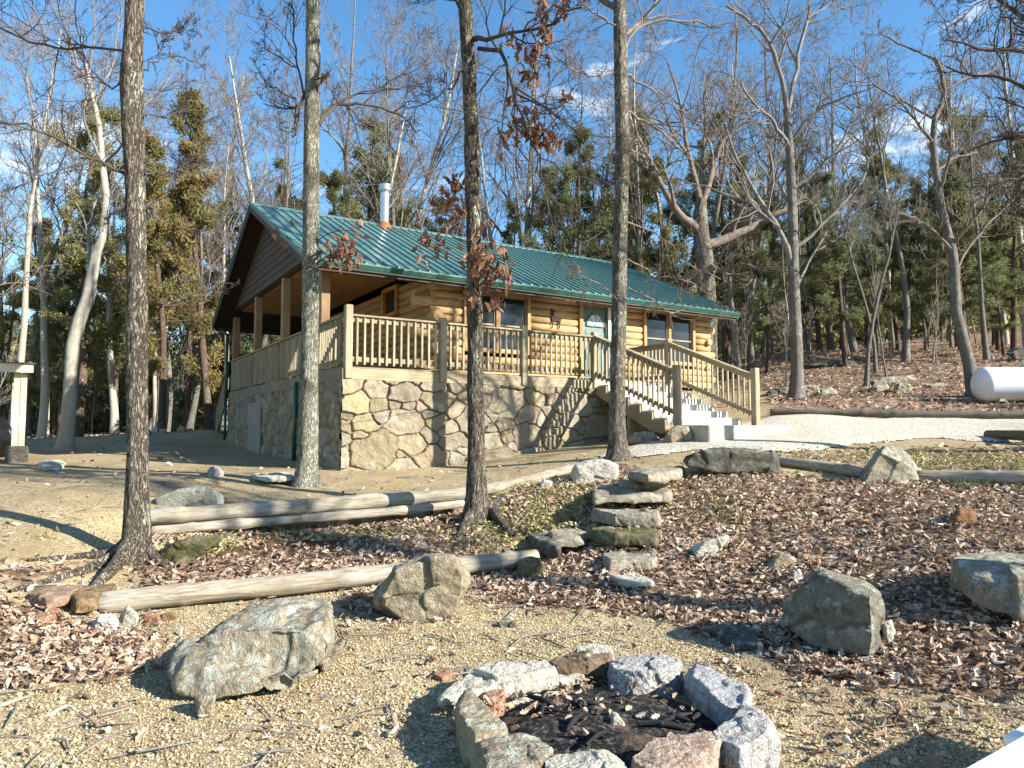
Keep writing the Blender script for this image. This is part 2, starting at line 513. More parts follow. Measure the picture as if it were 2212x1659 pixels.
def drive_mat():
    m = M('crushed_stone')
    v = m.node('ShaderNodeNewGeometry').outputs['Position']
    vn = m.vor(v, 38).node; cell = vn.outputs['Color']; dist = vn.outputs['Distance']
    sep = m.node('ShaderNodeSeparateColor'); m.nt.links.new(cell, sep.inputs[0])
    c = m.ramp(sep.outputs[0], [(0, (.34, .32, .26)), (.5, (.58, .55, .45)), (1, (.74, .71, .61))])
    c = m.mix(m.math('MULTIPLY', m.ramp(dist, [(.35, 0), (.75, 1)]), .7), c, (.2, .185, .145))
    c = m.mix(m.math('MULTIPLY', m.ramp(m.noise(v, .9, 6, .65), [(.48, 0), (.68, 1)]), .5), c, (.45, .39, .27))
    m.bump(m.math('SUBTRACT', 1.0, dist), .8, .015)
    return m.fin(c, .95, .1)
link('driveway', mesh_np('driveway', _Vd, _inv.reshape(-1, 4), smooth=True), drive_mat(), kind='structure')
# ================================================================ log cabin (local frame: x along the front, y into the depth, z absolute)
ROTZ = R(32.2)
CC = at(742, 1015, 12.5)
CAB0 = np.array([CC[0], CC[1], .9])
U = np.array([math.cos(ROTZ), math.sin(ROTZ)]); W = np.array([-U[1], U[0]])
def cab2w(s, t): return CAB0[:2] + U * s + W * t
cabin = empty('log_cabin', CAB0, ROTZ, label='honey coloured log cabin with green metal roof on a stone foundation', cat='cabin')
ZB = .9
def Z(z): return z - ZB
def P3(s, t, z): return np.array([s, t, z - ZB])

DECKW = wood_mat('deck_wood_weathered', (.22, .175, .11), (.40, .335, .235), 0, stain=(.20, .20, .11))
DECKV = wood_mat('deck_wood_upright', (.26, .205, .13), (.46, .39, .28), 2, stain=(.22, .21, .12))
DECKY = wood_mat('deck_wood_deep', (.22, .175, .11), (.40, .335, .235), 1, stain=(.20, .20, .11))
LOGX = wood_mat('log_honey', (.40, .25, .115), (.58, .42, .225), 0, spread=.4, stain=(.27, .145, .06), rough=.7)
LOGY = wood_mat('log_honey_side', (.36, .22, .10), (.52, .37, .20), 1, spread=.4, stain=(.25, .13, .05), rough=.7)
LOGEND = wood_mat('log_end_grain', (.30, .17, .07), (.45, .29, .14), 0, grain=.6, spread=.3)
TRIM = wood_mat('trim_wood', (.36, .21, .09), (.46, .29, .14), 2, spread=.2)
SIDING = wood_mat('siding_weathered', (.055, .045, .037), (.095, .08, .064), 1, stain=(.09, .06, .04))
CEIL = wood_mat('porch_ceiling_wood', (.36, .19, .07), (.48, .27, .11), 1, spread=.1)
POSTW = wood_mat('porch_post_wood', (.22, .14, .075), (.34, .23, .13), 2, spread=.2)
GREEN = plain('roof_metal_green', (.075, .165, .145), .30, 0.0, .16, .5)
GREEND = plain('gutter_green', (.015, .075, .055), .35, 0, .08, .5)
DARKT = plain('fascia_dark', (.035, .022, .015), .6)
WHITE = plain('white_paint', (.78, .77, .74), .45, 0, .03)
GLASS = plain('window_glass', (.022, .025, .027), .06, 0, .3, .55)
STEEL = plain('stove_pipe_steel', (.62, .62, .60), .32, .85, .06)
BLACK = plain('black_plastic', (.012, .012, .012), .45)
CONC = plain('concrete', (.42, .36, .29), .9, 0, .18, .1, .4)

def stone_mat():
    m = M('fieldstone')
    v = m.obj()
    c = m.attr('col')
    n = m.noise(v, 7, 7, .68, .5); f = m.noise(v, 40, 4, .7)
    c = m.mix(m.math('MULTIPLY', m.ramp(n, [(.42, 0), (.62, 1)]), .55), c, (.17, .14, .095))
    c = m.mix(m.math('MULTIPLY', m.ramp(m.noise(v, 3.1, 8, .72), [(.56, 0), (.66, 1)]), .5), c, (.44, .43, .37))
    c = m.mix(m.math('MULTIPLY', m.ramp(f, [(.3, 1), (.5, 0)]), .35), c, (.07, .06, .04))
    m.bump(m.math('ADD', n, m.math('MULTIPLY', f, .3)), .8, .03)
    return m.fin(c, .9, .15)
STONE = stone_mat()
PAL = .84 * np.array([(.38,.32,.21),(.42,.355,.23),(.34,.29,.21),(.36,.31,.23),(.40,.345,.26),(.31,.265,.20),(.40,.345,.20),(.35,.32,.26),(.36,.28,.20),(.45,.40,.30)])

def stone_wall(name, org, ax, nrm, length, z0f, z1, res, seed, parent):
    """flagstone wall: every stone a raised irregular cell"""
    rng = np.random.default_rng(seed)
    na = int(length / res) + 1; nz = int((z1 - .5) / res) + 1
    a = np.linspace(0, length, na); z = np.linspace(.45, z1, nz)
    A, Zg = np.meshgrid(a, z, indexing='ij'); af = A.ravel(); zf = Zg.ravel()
    # seeds by dart throwing with mixed stone sizes
    S = []; tries = 0
    while tries < 2600:
        tries += 1
        p = (rng.uniform(-.3, length + .3), rng.uniform(.2, z1 + .2)); r = rng.choice([.16, .25, .36, .47], p=[.2, .3, .3, .2]) * (1 if tries < 900 else .62)
        if all(math.hypot((p[0] - q[0]) * .85, (p[1] - q[1]) * 1.25) > .72 * (r + q[2]) for q in S): S.append((*p, r))
    S = np.array(S)
    wx = af + .11 * fbm2(af, zf, 2.6, 3, seed) + .02 * fbm2(af, zf, 11, 2, seed + 3); wz = zf + .11 * fbm2(af + 40, zf, 2.6, 3, seed) + .02 * fbm2(af + 9, zf, 11, 2, seed + 4)
    D = np.hypot((wx[:, None] - S[None, :, 0]) * .85, (wz[:, None] - S[None, :, 1]) * 1.2) - S[None, :, 2] * .75
    o = np.argpartition(D, 1, axis=1)[:, :2]
    d0 = np.take_along_axis(D, o, 1); sw = d0[:, 0] > d0[:, 1]
    i1 = np.where(sw, o[:, 1], o[:, 0]); d1 = d0.min(1); d2 = d0.max(1)
    e = d2 - d1
    k = np.clip((e - .008) / .03, 0, 1); k = k * k * (3 - 2 * k)
    tilt = rng.normal(0, .06, (len(S), 2)); off = rng.uniform(.05, .105, len(S))
    rel = tilt[i1, 0] * (af - S[i1, 0]) + tilt[i1, 1] * (zf - S[i1, 1])
    disp = k * (off[i1] + rel) + .024 * fbm2(af, zf, 9, 4, seed + 8) * k + .008 * fbm2(af, zf, 30, 2, 5)
    colr = PAL[rng.integers(0, len(PAL), len(S))] * rng.uniform(.66, 1.05, (len(S), 1))
    mort = np.array((.26, .225, .165))
    km = np.clip((e - .006) / .018, 0, 1)[:, None]
    col = mort * (1 - km) + colr[i1] * km
    V = np.array(org)[None] + np.outer(af, ax) + np.outer(disp, nrm); V[:, 2] = zf - ZB
    idx = np.arange(na * nz).reshape(na, nz)
    Fq = np.stack([idx[:-1, :-1], idx[1:, :-1], idx[1:, 1:], idx[:-1, 1:]], -1).reshape(-1, 4)
    return link(name, mesh_np(name, V, Fq, {'col': col}, smooth=True), STONE, parent)

fnd = stone_wall('stone_foundation', (-.075, 0, 0), (1, 0, 0), (0, -1, 0), 8.02, None, 2.50, .0125, 4, cabin)
stone_wall('stone_foundation', (0, -.05, 0), (0, 1, 0), (-1, 0, 0), 10.35, None, 2.50, .024, 9, cabin)
stone_wall('stone_foundation', (7.93, 1.5, 0), (1, 0, 0), (0, -1, 0), 3.0, None, 2.66, .03, 14, cabin)
m_ = MB(); m_.box(P3(.02, .02, .4), P3(7.93, 10.25, 2.49)); m_.box(P3(7.9, 1.53, .4), P3(10.9, 10.25, 2.6)); m_.build('foundation_core', CONC, cabin)
# hatch in the left stone wall
m_ = MB()
for i in range(6): m_.box(P3(-.115 + .004 * (i % 2), 5.95 + i * .235, .9), P3(-.07, 5.95 + i * .235 + .227, 2.3))
m_.build('hatch_door', wood_mat('hatch_boards', (.26, .24, .21), (.36, .33, .29), 2), cabin)

# deck: boards, rim beams
m_ = MB()
t = -.04
while t < 1.4:
    m_.box(P3(-.05, t, 2.695), P3(7.95, t + .135, 2.73)); t += .142
while t < 10.2:
    m_.box(P3(-.05, t, 2.695), P3(2.3, t + .135, 2.73)); t += .142
m_.build('deck_floor', DECKW, cabin)
m_ = MB(); m_.box(P3(-.035, -.075, 2.50), P3(7.93, -.035, 2.692)); m_.build('rim_beam', DECKW, cabin, bevel=.004)
m_ = MB(); m_.box(P3(-.075, -.075, 2.50), P3(-.036, 10.25, 2.692)); m_.build('rim_beam', wood_mat('rim_dark', (.16, .13, .10), (.22, .18, .13), 1), cabin, bevel=.004)
m_ = MB(); m_.box(P3(7.931, -.075, 2.5), P3(7.97, 1.4, 2.692)); m_.build('rim_beam', DECKY, cabin, bevel=.004)

# ---- railings: a part per run, posts, rails and balusters as its pieces
_bal = {}
def bal_mesh(h):
    k = round(h, 3)
    if k not in _bal:
        b = MB(); b.box((-.019, -.019, 0), (.019, .019, h)); o = b.build('baluster', DECKV, None, bevel=.003)
        _bal[k] = o.data; bpy.data.objects.remove(o)
    return _bal[k]

def railing(p, q, zp, zq, posts=(), out=(0, -1), n=12, post_w=.135, h=.90, skip_ends=.09, label=None, post_bottom=-.22, mats=(DECKW, DECKV), post_top=.13, lift=.09, post_q=None):
    """p,q plan points (s,t); zp,zq walking surface there"""
    r = link('railing', None, None, cabin)
    if label: r['label'] = label
    p = np.array(p, float); q = np.array(q, float); o = np.array(out, float)
    L = np.linalg.norm(q - p); d = (q - p) / L
    a = np.array([*p, zp - ZB]); b = np.array([*q, zq - ZB])
    up = np.array([0, 0, 1.0])
    tr = MB(); tr.beam(a + up * (h + .018), b + up * (h + .018), .14, .036); tr.build('top_rail', mats[0], r, bevel=.004)
    o3 = np.array([*o, 0])
    m2 = MB(); m2.beam(a + up * (h - .05), b + up * (h - .05), .038, .089); m2.build('sub_rail', mats[0], r)
    m2 = MB(); m2.beam(a + up * lift * 1.5, b + up * lift * 1.5, .038, .089); m2.build('bottom_rail', mats[0], r)
    for i in range(n):
        f = skip_ends / L + (1 - 2 * skip_ends / L) * (i + .5) / n
        c = a + (b - a) * f + o3 * .04
        bo = link('baluster', bal_mesh(h - .02 - lift * .4), DECKV, r, loc=c + up * lift * .4)
        bo.rotation_euler = (0, 0, math.atan2(d[1], d[0]))
    for (pt, zz, hh) in posts:
        pm = MB(); w = post_w / 2
        pm.box((pt[0] - w, pt[1] - w, zz - ZB + post_bottom), (pt[0] + w, pt[1] + w, zz - ZB + hh))
        pm.build('railing_post', mats[1], r, bevel=.012)
    return r
ph = 1.02
xs = [.03, 1.90, 3.76, 5.62]
railing((xs[0], -.03), (xs[1], -.03), 2.73, 2.73, [((xs[0], -.05), 2.73, 1.10), ((xs[1], -.05), 2.73, ph)], n=12)
railing((xs[1], -.03), (xs[2], -.03), 2.73, 2.73, [((xs[2], -.05), 2.73, ph)], n=12)
railing((xs[2], -.03), (xs[3], -.03), 2.73, 2.73, [((xs[3], -.05), 2.73, ph)], n=13)
ys = [.03, 1.5, 4.4, 7.2, 10.15]
for i in range(4):
    railing((-.0, ys[i]), (-.0, ys[i + 1]), 2.73, 2.73, [], out=(-1, 0), n=int((ys[i + 1] - ys[i]) / .125), mats=(DECKY, DECKV))
# stair between s=5.62 and s=7.85, going down toward -t
SX0, SX1, TOPZ, BOTZ, RUN = 5.66, 7.82, 2.73, 1.70, 2.45
railing((5.62, -.05), (5.62, -2.5), 2.73, 1.78, [((5.62, -2.52), 1.70, 1.13)], out=(-1, 0), n=16, mats=(DECKY, DECKV), post_bottom=-.02, h=.93)
railing((7.85, -.05), (7.85, -2.5), 2.73, 1.78, [((7.85, -.05), 2.73, ph), ((7.85, -2.52), 1.68, 1.2)], out=(1, 0), n=16, mats=(DECKY, DECKV), post_bottom=-.02, h=.93)
railing((7.85, 1.32), (7.85, .02), 2.73, 2.73, [], out=(1, 0), n=9, mats=(DECKY, DECKV))
st = link('front_stair', None, None, cabin)
NS = 7; rise = (TOPZ - BOTZ) / NS; run = RUN / NS
TREAD = plain('tread_sunbleached', (.62, .58, .49), .8, 0, .1, .2, .3)
for k in range(1, NS):
    z = TOPZ - rise * k; t0 = -.06 - run * (k - 1)
    b = MB(); b.box(P3(SX0 + .02, t0 - run - .02, z - .04), P3(SX1 - .02, t0, z)); b.build('tread', TREAD, st, bevel=.005)
for k in range(0, NS):
    z = TOPZ - rise * k; t0 = -.06 - run * k
    b = MB(); b.box(P3(SX0 + .03, t0 - .022, z - rise + .001), P3(SX1 - .03, t0, z - .041)); b.build('riser', TREAD, st)
STRW = wood_mat('stringer_wood', (.24, .19, .12), (.32, .26, .17), 1)
for sx in (SX0 - .04, SX1 + .0):
    poly = []
    for k in range(NS):
        z = TOPZ - .042 - rise * k; t0 = -.08 - run * k
        poly += [P3(sx, t0, z), P3(sx, t0, z - rise)]
    poly += [P3(sx, -.08 - run * (NS - 1) - .02, BOTZ - .12), P3(sx, -.08 - run * (NS - 2), BOTZ - .14), P3(sx, -.08, TOPZ - .36)]
    b = MB(); b.prism(poly, (.04, 0, 0)); b.build('stringer', STRW, st)
for (s_, t_) in ((5.70, -1.1), (7.78, -1.1)):
    b = MB(); b.box(P3(s_ - .045, t_ - .045, .9), P3(s_ + .045, t_ + .045, 2.05)); b.build('stair_prop', STRW, st)

# ---- log walls
def log_run(mb, p, q, z, hgt, bulge, out, n=7):
    """half-round course from p to q (plan), centred at z"""
    p = np.array(p, float); q = np.array(q, float); o = np.array(out, float)
    th = np.linspace(-math.pi / 2, math.pi / 2, n)
    V = []
    for e in (p, q):
        for a_ in th:
            c = np.cos(a_) ** .7 if np.cos(a_) > 0 else 0
            V.append((e[0] + o[0] * bulge * c, e[1] + o[1] * bulge * c, z - ZB + math.sin(a_) * hgt / 2))
    mb.add(V, [(i, i + 1, n + i + 1, n + i) for i in range(n - 1)] + [tuple(range(n)), tuple(range(2 * n - 1, n - 1, -1))])

ZW0, ZW1, NC = 2.74, 4.97, 13
CH = (ZW1 - ZW0) / NC
def log_wall(name, p, q, out, openings, mat):
    p = np.array(p, float); q = np.array(q, float); L = np.linalg.norm(q - p); d = (q - p) / L
    w = link(name, None, None, cabin)
    for k in range(NC):
        z = ZW0 + CH * (k + .5)
        cuts = sorted([(a, b) for (a, b, z0, z1) in openings if z0 < z < z1])
        segs = []; c = 0
        for a, b in cuts: segs.append((c, a)); c = b
        segs.append((c, L))
        for a, b in segs:
            if b - a > .02:
                mb = MB(); log_run(mb, p + d * a, p + d * b, z, CH * .995, .075, out)
                mb.build('log', mat, w, smooth=True)
    return w
WF = 1.50   # front wall plane
OPF = [(3.14 - 2.35, 4.90 - 2.35, 3.33, 4.74), (6.37 - 2.35, 7.35 - 2.35, 2.7, 4.76), (8.43 - 2.35, 10.30 - 2.35, 3.33, 4.80)]
log_wall('front_log_wall', (2.35, WF), (10.95, WF), (0, -1), OPF, LOGX)
log_wall('side_log_wall', (2.40, WF + .03), (2.40, 10.1), (-1, 0), [(3.12 - 1.53, 4.05 - 1.53, 4.30, 5.02)], LOGY)
log_wall('end_log_wall', (10.92, WF), (10.92, 10.1), (1, 0), [], LOGY)
m_ = MB(); m_.box(P3(2.45, WF + .13, 2.6), P3(10.88, 10.1, 4.9)); m_.build('wall_core', DARKT, cabin)
# crossed log ends at the corners
for cs, sg in ((2.35, -1), (10.95, 1)):
    for k in range(NC):
        z = ZW0 + CH * (k + .5)
        b = MB()
        if k % 4 in (0, 1):
            if k % 4 == 0: continue
            b.cyl(P3(cs + .12 * -sg, WF + .05, z), P3(cs + (.36 if sg < 0 else .2) * sg, WF + .05, z), .125 if sg < 0 else .095, n=14)
            b.build('log_end', LOGX, cabin, smooth=True)
        elif k % 4 == 3:
            b.cyl(P3(cs + .1 * -sg - .02, WF + .2, z), P3(cs + .1 * -sg - .02, WF - (.30 if sg < 0 else .16), z), .12 if sg < 0 else .09, n=14)
            b.build('log_end', LOGY, cabin, smooth=True)

m_ = MB(); m_.box(P3(2.42, WF - .135, 4.80), P3(10.9, WF - .02, 4.965)); m_.build('eave_shade_trim', DARKT, cabin)  # dark trim board whose colour also stands in for the eave's shadow band
# ---- windows and door
def trim_frame(mb, a, b, z0, z1, t0, t1, w=.09, sill=True):
    mb.box(P3(a, t0, z0), P3(a + w, t1, z1)); mb.box(P3(b - w, t0, z0), P3(b, t1, z1))
    mb.box(P3(a + w + .001, t0 + .004, z1 - w), P3(b - w - .001, t1, z1))
    mb.box(P3(a + w + .001, t0 - .01, z0), P3(b - w - .001, t1, z0 + w * .7))
SASH = plain('sash_tan', (.30, .25, .17), .5)
CURT = plain('curtain_white', (.62, .61, .58), .8, 0, .06)
def window(a, b, z0, z1, curtain=None):
    w = link('window', None, None, cabin)
    f = MB(); trim_frame(f, a, b, z0, z1, WF - .12, WF + .03); f.build('frame', TRIM, w, bevel=.004)
    mid = (a + b) / 2
    f = MB(); f.box(P3(mid - .045, WF - .10, z0 + .07), P3(mid + .045, WF + .02, z1 - .092)); f.build('mullion', TRIM, w)
    for x0, x1 in ((a + .092, mid - .047), (mid + .047, b - .092)):
        zl, zh = z0 + .07, z1 - .094; zm = zl + (zh - zl) * .46
        f = MB()
        for (u0, u1, v0, v1) in ((x0, x0 + .035, zl, zh), (x1 - .035, x1, zl, zh)): f.box(P3(u0, WF - .06, v0), P3(u1, WF - .02, v1))
        for v in (zl, zm - .02, zh - .036): f.box(P3(x0 + .036, WF - .064, v), P3(x1 - .036, WF - .02, v + .036))
        s_ = f.build('sash', SASH, w)
        g = MB(); g.box(P3(x0 + .03, WF - .034, zl + .03), P3(x1 - .03, WF - .030, zh - .03)); g.build('pane', GLASS, w)
    if curtain:
        # drawn curtain seen behind the left light: pleated sheet just outside the pane plane is avoided; it hangs behind clear glass
        n = 40; V = []; Fq = []
        for i in range(n):
            x = curtain[0] + (curtain[1] - curtain[0]) * i / (n - 1); y = WF - .018 + .006 * math.sin(i * 1.3)
            V += [P3(x, y, z0 + .1), P3(x, y, z1 - .12)]
        Fq = [(2 * i, 2 * i + 2, 2 * i + 3, 2 * i + 1) for i in range(n - 1)]
        link('curtain', mesh_np('curtain', V, np.array(Fq), smooth=True), CURT, w)
    return w
window(3.14, 4.90, 3.33, 4.74)
window(8.43, 10.30, 3.33, 4.80)
# small framed window in the side wall under the porch roof
w = link('window', None, None, cabin); w['label'] = 'small square window under the porch roof'
f = MB()
for (y0, y1, z0, z1) in ((3.12, 3.22, 4.30, 5.02), (3.95, 4.05, 4.30, 5.02)): f.box(P3(2.27, y0, z0), P3(2.42, y1, z1))
for (z0, z1) in ((4.30, 4.39), (4.93, 5.02)): f.box(P3(2.274, 3.221, z0), P3(2.42, 3.949, z1))
f.build('frame', wood_mat('porch_trim', (.45, .22, .07), (.55, .30, .11), 2), w)
f = MB(); f.box(P3(2.36, 3.2, 4.37), P3(2.37, 3.97, 4.95)); f.build('pane', GLASS, w)
# door
d = link('door', None, None, cabin); d['label'] = 'grey green front door with half round glass'
DOORC = plain('door_paint', (.115, .185, .165), .45, 0, .05)
f = MB()
f.box(P3(6.33, WF - .12, 2.735), P3(6.44, WF + .03, 4.77)); f.box(P3(7.27, WF - .12, 2.735), P3(7.38, WF + .03, 4.77)); f.box(P3(6.441, WF - .115, 4.66), P3(7.269, WF + .03, 4.77))
f.build('door_frame', TRIM, d, bevel=.004)
f = MB(); f.box(P3(6.44, WF - .04, 2.74), P3(7.27, WF + .0, 4.66)); 
for (a, b, z0, z1) in ((6.55, 6.82, 3.62, 4.05), (6.90, 7.17, 3.62, 4.05), (6.55, 6.82, 2.92, 3.50), (6.90, 7.17, 2.92, 3.50)):
    f.box(P3(a, WF - .052, z0), P3(b, WF - .038, z1)); f.box(P3(a + .045, WF - .062, z0 + .045), P3(b - .045, WF - .05, z1 - .045))
f.build('door_panel', DOORC, d, bevel=.004)
f = MB(); n = 20
arc = [P3(6.855 + .27 * math.cos(math.pi * i / n), WF - .06, 4.17 + .30 * math.sin(math.pi * i / n)) for i in range(n + 1)]
f.prism(arc, (0, .03, 0)); 
f.build('fanlight', plain('fanlight_glass', (.55, .57, .57), .2, 0, .25, .6), d)
f = MB()
for i in range(n):
    f.beam(arc[i] + np.array((0, -.004, 0)), arc[i + 1] + np.array((0, -.004, 0)), .03, .03, up=(0, 1, 0))
f.beam(arc[0] + np.array((0, -.004, 0)), arc[-1] + np.array((0, -.004, 0)), .03, .03, up=(0, 1, 0))
for an in (45, 90, 135): f.beam(P3(6.855, WF - .063, 4.17), P3(6.855 + .26 * math.cos(R(an)), WF - .063, 4.17 + .28 * math.sin(R(an))), .012, .012, up=(0, 1, 0))
f.build('fanlight_frame', DOORC, d)
f = MB(); f.cyl(P3(6.52, WF - .04, 3.70), P3(6.52, WF - .10, 3.70), .03, n=12); f.build('handle', STEEL, d)
f = MB(); f.box(P3(7.20, WF - .16, 2.75), P3(7.262, WF - .121, 4.65)); f.build('storm_door_edge', WHITE, d)
# flood light under the eave
f = link('flood_light', None, None, cabin)
for dx in (-.09, .10):
    b = MB(); b.cyl(P3(5.95 + dx * .5, WF - .12, 4.80), P3(5.95 + dx, WF - .27, 4.73), .045, .075, n=14); b.build('lamp_head', WHITE, f)
b = MB(); b.box(P3(5.88, WF - .12, 4.76), P3(6.02, WF - .07, 4.86)); b.build('mount', WHITE, f)
# deer ornament on the logs: standing buck with head raised
deer = [(.10,0),(.135,0),(.135,.18),(.165,.26),(.20,.29),(.38,.30),(.42,.25),(.395,.15),(.41,0),(.445,0),(.44,.12),(.475,.20),(.47,.30),(.495,.31),(.50,.38),(.47,.41),(.36,.42),(.22,.43),(.175,.47),(.155,.54),(.16,.61),
        (.205,.65),(.245,.73),(.225,.735),(.19,.67),(.165,.655),(.17,.72),(.20,.79),(.18,.795),(.145,.72),(.14,.655),(.115,.665),(.085,.72),(.09,.79),(.07,.79),(.065,.715),(.10,.645),(.085,.63),(.03,.60),(.03,.575),(.085,.565),(.095,.50),(.085,.42),(.095,.32),(.115,.24),(.105,.16)]
poly = [np.array([x * .66, 0, zz * .58]) for x, zz in deer]
b = MB(); b.prism(poly, (0, .02, 0))
pw = cab2w(5.44, WF - .115)
dz = b.build('deer_ornament', plain('rusty_dark_metal', (.05, .036, .038), .8, 0, .3, .05), None, label='dark metal deer silhouette hung on the log wall between window and door', cat='wall ornament')
dz.location = (pw[0], pw[1], 4.02); dz.rotation_euler = (0, 0, ROTZ)

# ---- porch posts, header, gable, ceiling
for tt in (WF, 4.42, 7.22, 10.1):
    b = MB(); b.box(P3(-.02, tt - .09, 2.73), P3(.16, tt + .09, 5.14 if 2 < tt < 9 else 4.98)); b.build('porch_post', POSTW, cabin, bevel=.012)
TE0, TE1, TR = .92, 10.72, 5.82
ZE, ZR = 4.86, 7.20
SL = (ZR - ZE) / (TR - TE0)
S0, S1 = -.47, 11.4
m_ = MB(); m_.prism([P3(.0, 1.83, 5.141), P3(.0, 9.81, 5.141), P3(.0, 9.27, 5.40), P3(.0, 2.37, 5.40)], (.14, 0, 0)); m_.box(P3(.165, WF - .06, 4.74), P3(2.4, WF + .04, 4.96)); m_.build('porch_header', SIDING, cabin)
m_ = MB()
nb = 11
for k in range(nb):
    z0 = 5.16 + k * .178
    half = (ZR - .16 - z0) / SL
    half2 = (ZR - .16 - z0 - .178) / SL
    if half2 < .02: half2 = .02
    if half < .1: break
    m_.prism([P3(-.055 + .006 * (k % 2), TR - half, z0), P3(-.055 + .006 * (k % 2), TR + half, z0), P3(-.035, TR + half2, z0 + .174), P3(-.035, TR - half2, z0 + .174)], (.034, 0, 0))
m_.build('gable_siding', SIDING, cabin)
m_ = MB()
t = 1.84
while t < 9.7:
    m_.box(P3(.145, t, 5.12), P3(2.3, t + .138, 5.138)); t += .142
m_.build('porch_ceiling', CEIL, cabin)
# ---- roof
def slope_pt(s, t, dz=0):
    z = ZR - SL * abs(t - TR)
    return P3(s, t, z + dz)
roof = link('roof', None, None, cabin)
for nm, te in (('roof_panel', TE0 - .05), ('roof_panel', TE1 + .05)):
    mb = MB()
    mb.prism([slope_pt(S0, TR, .0), slope_pt(S1, TR, .0), slope_pt(S1, te, .0), slope_pt(S0, te, .0)], (0, 0, -.03))
    s = S0 + .02
    while s < S1 - .01:
        a0, a1 = slope_pt(s, TR, .0), slope_pt(s, te, .0)
        V = []
        for e in (a0, a1):
            for dx, dzz in ((-.026, .001), (-.013, .036), (.013, .036), (.026, .001)): V.append(e + np.array((dx, 0, dzz)))
        mb.add(V, [(0, 1, 5, 4), (1, 2, 6, 5), (2, 3, 7, 6), (4, 5, 6, 7), (0, 3, 2, 1)])
        s += .2286
    mb.build(nm, GREEN, roof)
    mb = MB(); mb.prism([slope_pt(S0 + .03, TR, -.032), slope_pt(S1 - .03, TR, -.032), slope_pt(S1 - .03, te + (.06 if te < TR else -.06), -.032), slope_pt(S0 + .03, te + (.06 if te < TR else -.06), -.032)], (0, 0, -.10))
    mb.build('roof_deck', DARKT, roof)
    for sg, sx in ((-1, S0), (1, S1)):
        mb = MB(); mb.prism([slope_pt(sx, TR, .012), slope_pt(sx, te, .012), slope_pt(sx, te, -.20), slope_pt(sx, TR, -.20)], (.03 * sg, 0, 0))
        mb.build('rake_board', SIDING, roof)
        mb = MB(); mb.prism([slope_pt(sx, TR, .034), slope_pt(sx, te, .034), slope_pt(sx, te, -.06), slope_pt(sx, TR, -.06)], (.045 * sg, 0, 0))
        mb.build('rake_flashing', GREEND, roof)
mb = MB()
for sg in (-1, 1):
    mb.prism([P3(S0 - .03, TR, ZR + .045), P3(S1 + .03, TR, ZR + .045), slope_pt(S1 + .03, TR + sg * .2, .03), slope_pt(S0 - .03, TR + sg * .2, .03)], (0, 0, -.012))
mb.build('ridge_cap', GREEN, roof)
# gutter with rolled lip, white flashing line under it
for te, sg in ((TE0 - .05, -1), (TE1 + .05, 1)):
    zt = ZR - SL * abs(te - TR) - .03
    prof = [(0, 0), (.0, -.11), (.085, -.11), (.115, -.02), (.115, .0), (.105, .0), (.10, -.02), (.078, -.098), (.012, -.098), (.012, 0)]
    mb = MB(); mb.prism([P3(S0, te + sg * (.004 + a), zt + b_) for a, b_ in prof], (S1 - S0, 0, 0)); mb.build('gutter', GREEND, roof)
    mb = MB(); mb.box(P3(S0 + .01, te + sg * .01, zt - .128), P3(S1 - .01, te + sg * .06, zt - .1135)); mb.build('drip_edge', WHITE, roof)
    mb = MB(); mb.box(P3(S0 + .04, te - sg * .03, zt - .19), P3(S1 - .04, te - sg * .002, zt - .10)); mb.build('fascia', DARKT, roof)
m_ = MB(); m_.prism([P3(S0 + .06, WF - .1, 5.00), P3(S1 - .06, WF - .1, 5.00), P3(S1 - .06, TE0, ZE - .15), P3(S0 + .06, TE0, ZE - .15)], (0, 0, .02)); m_.build('soffit', DARKT, roof)
# stove pipe through the front slope near the ridge
cp = slope_pt(2.97, TR - .16)
ch = link('chimney_pipe', None, None, cabin)
def rev(prof, n=24):
    mb = MB()
    for (r0, z0), (r1, z1) in zip(prof[:-1], prof[1:]):
        if abs(z1 - z0) > 1e-6 or True:
            th = np.arange(n) * 2 * math.pi / n
            c = np.stack([np.cos(th), np.sin(th)], 1)
            V = np.concatenate([np.c_[c * r0, np.full(n, z0)], np.c_[c * r1, np.full(n, z1)]])
            mb.add(V, [(i, n + i, n + (i + 1) % n, (i + 1) % n) for i in range(n)])
    return mb
def revo(prof, name, mat, parent, loc):
    o = rev(prof).build(name, mat, parent, smooth=True)
    o.location = loc
    return o
revo([(.125, .0), (.125, .92), (.118, .93), (.118, 1.0)], 'pipe', STEEL, ch, cp)
revo([(.0, 1.17), (.10, 1.165), (.17, 1.14), (.17, 1.10), (.15, 1.09), (.15, 1.06), (.18, 1.05), (.185, 1.0), (.15, .95), (.12, .95)], 'rain_cap', STEEL, ch, cp)
revo([(.2, -.10), (.185, .0), (.15, .07), (.135, .11), (.125, .11)], 'boot', plain('silicone_boot_red', (.45, .10, .03), .6), ch, cp)
# down-spouts
def pipe(pts, r, mat, name, parent):
    mb = MB()
    for a, b in zip(pts[:-1], pts[1:]): mb.cyl(a, b, r, n=10)
    return mb.build(name, mat, parent, smooth=True)
pipe([P3(-.12, 2.72, 2.60), P3(-.14, 2.72, .95)], .04, GREEND, 'downspout', cabin)
pipe([P3(-.3, TE1 + .08, 4.75), P3(-.14, 10.32, 4.45), P3(-.14, 10.32, 2.3), P3(-.14, 10.32, 1.15), P3(-.45, 10.25, 1.05)], .045, GREEND, 'downspout', cabin)
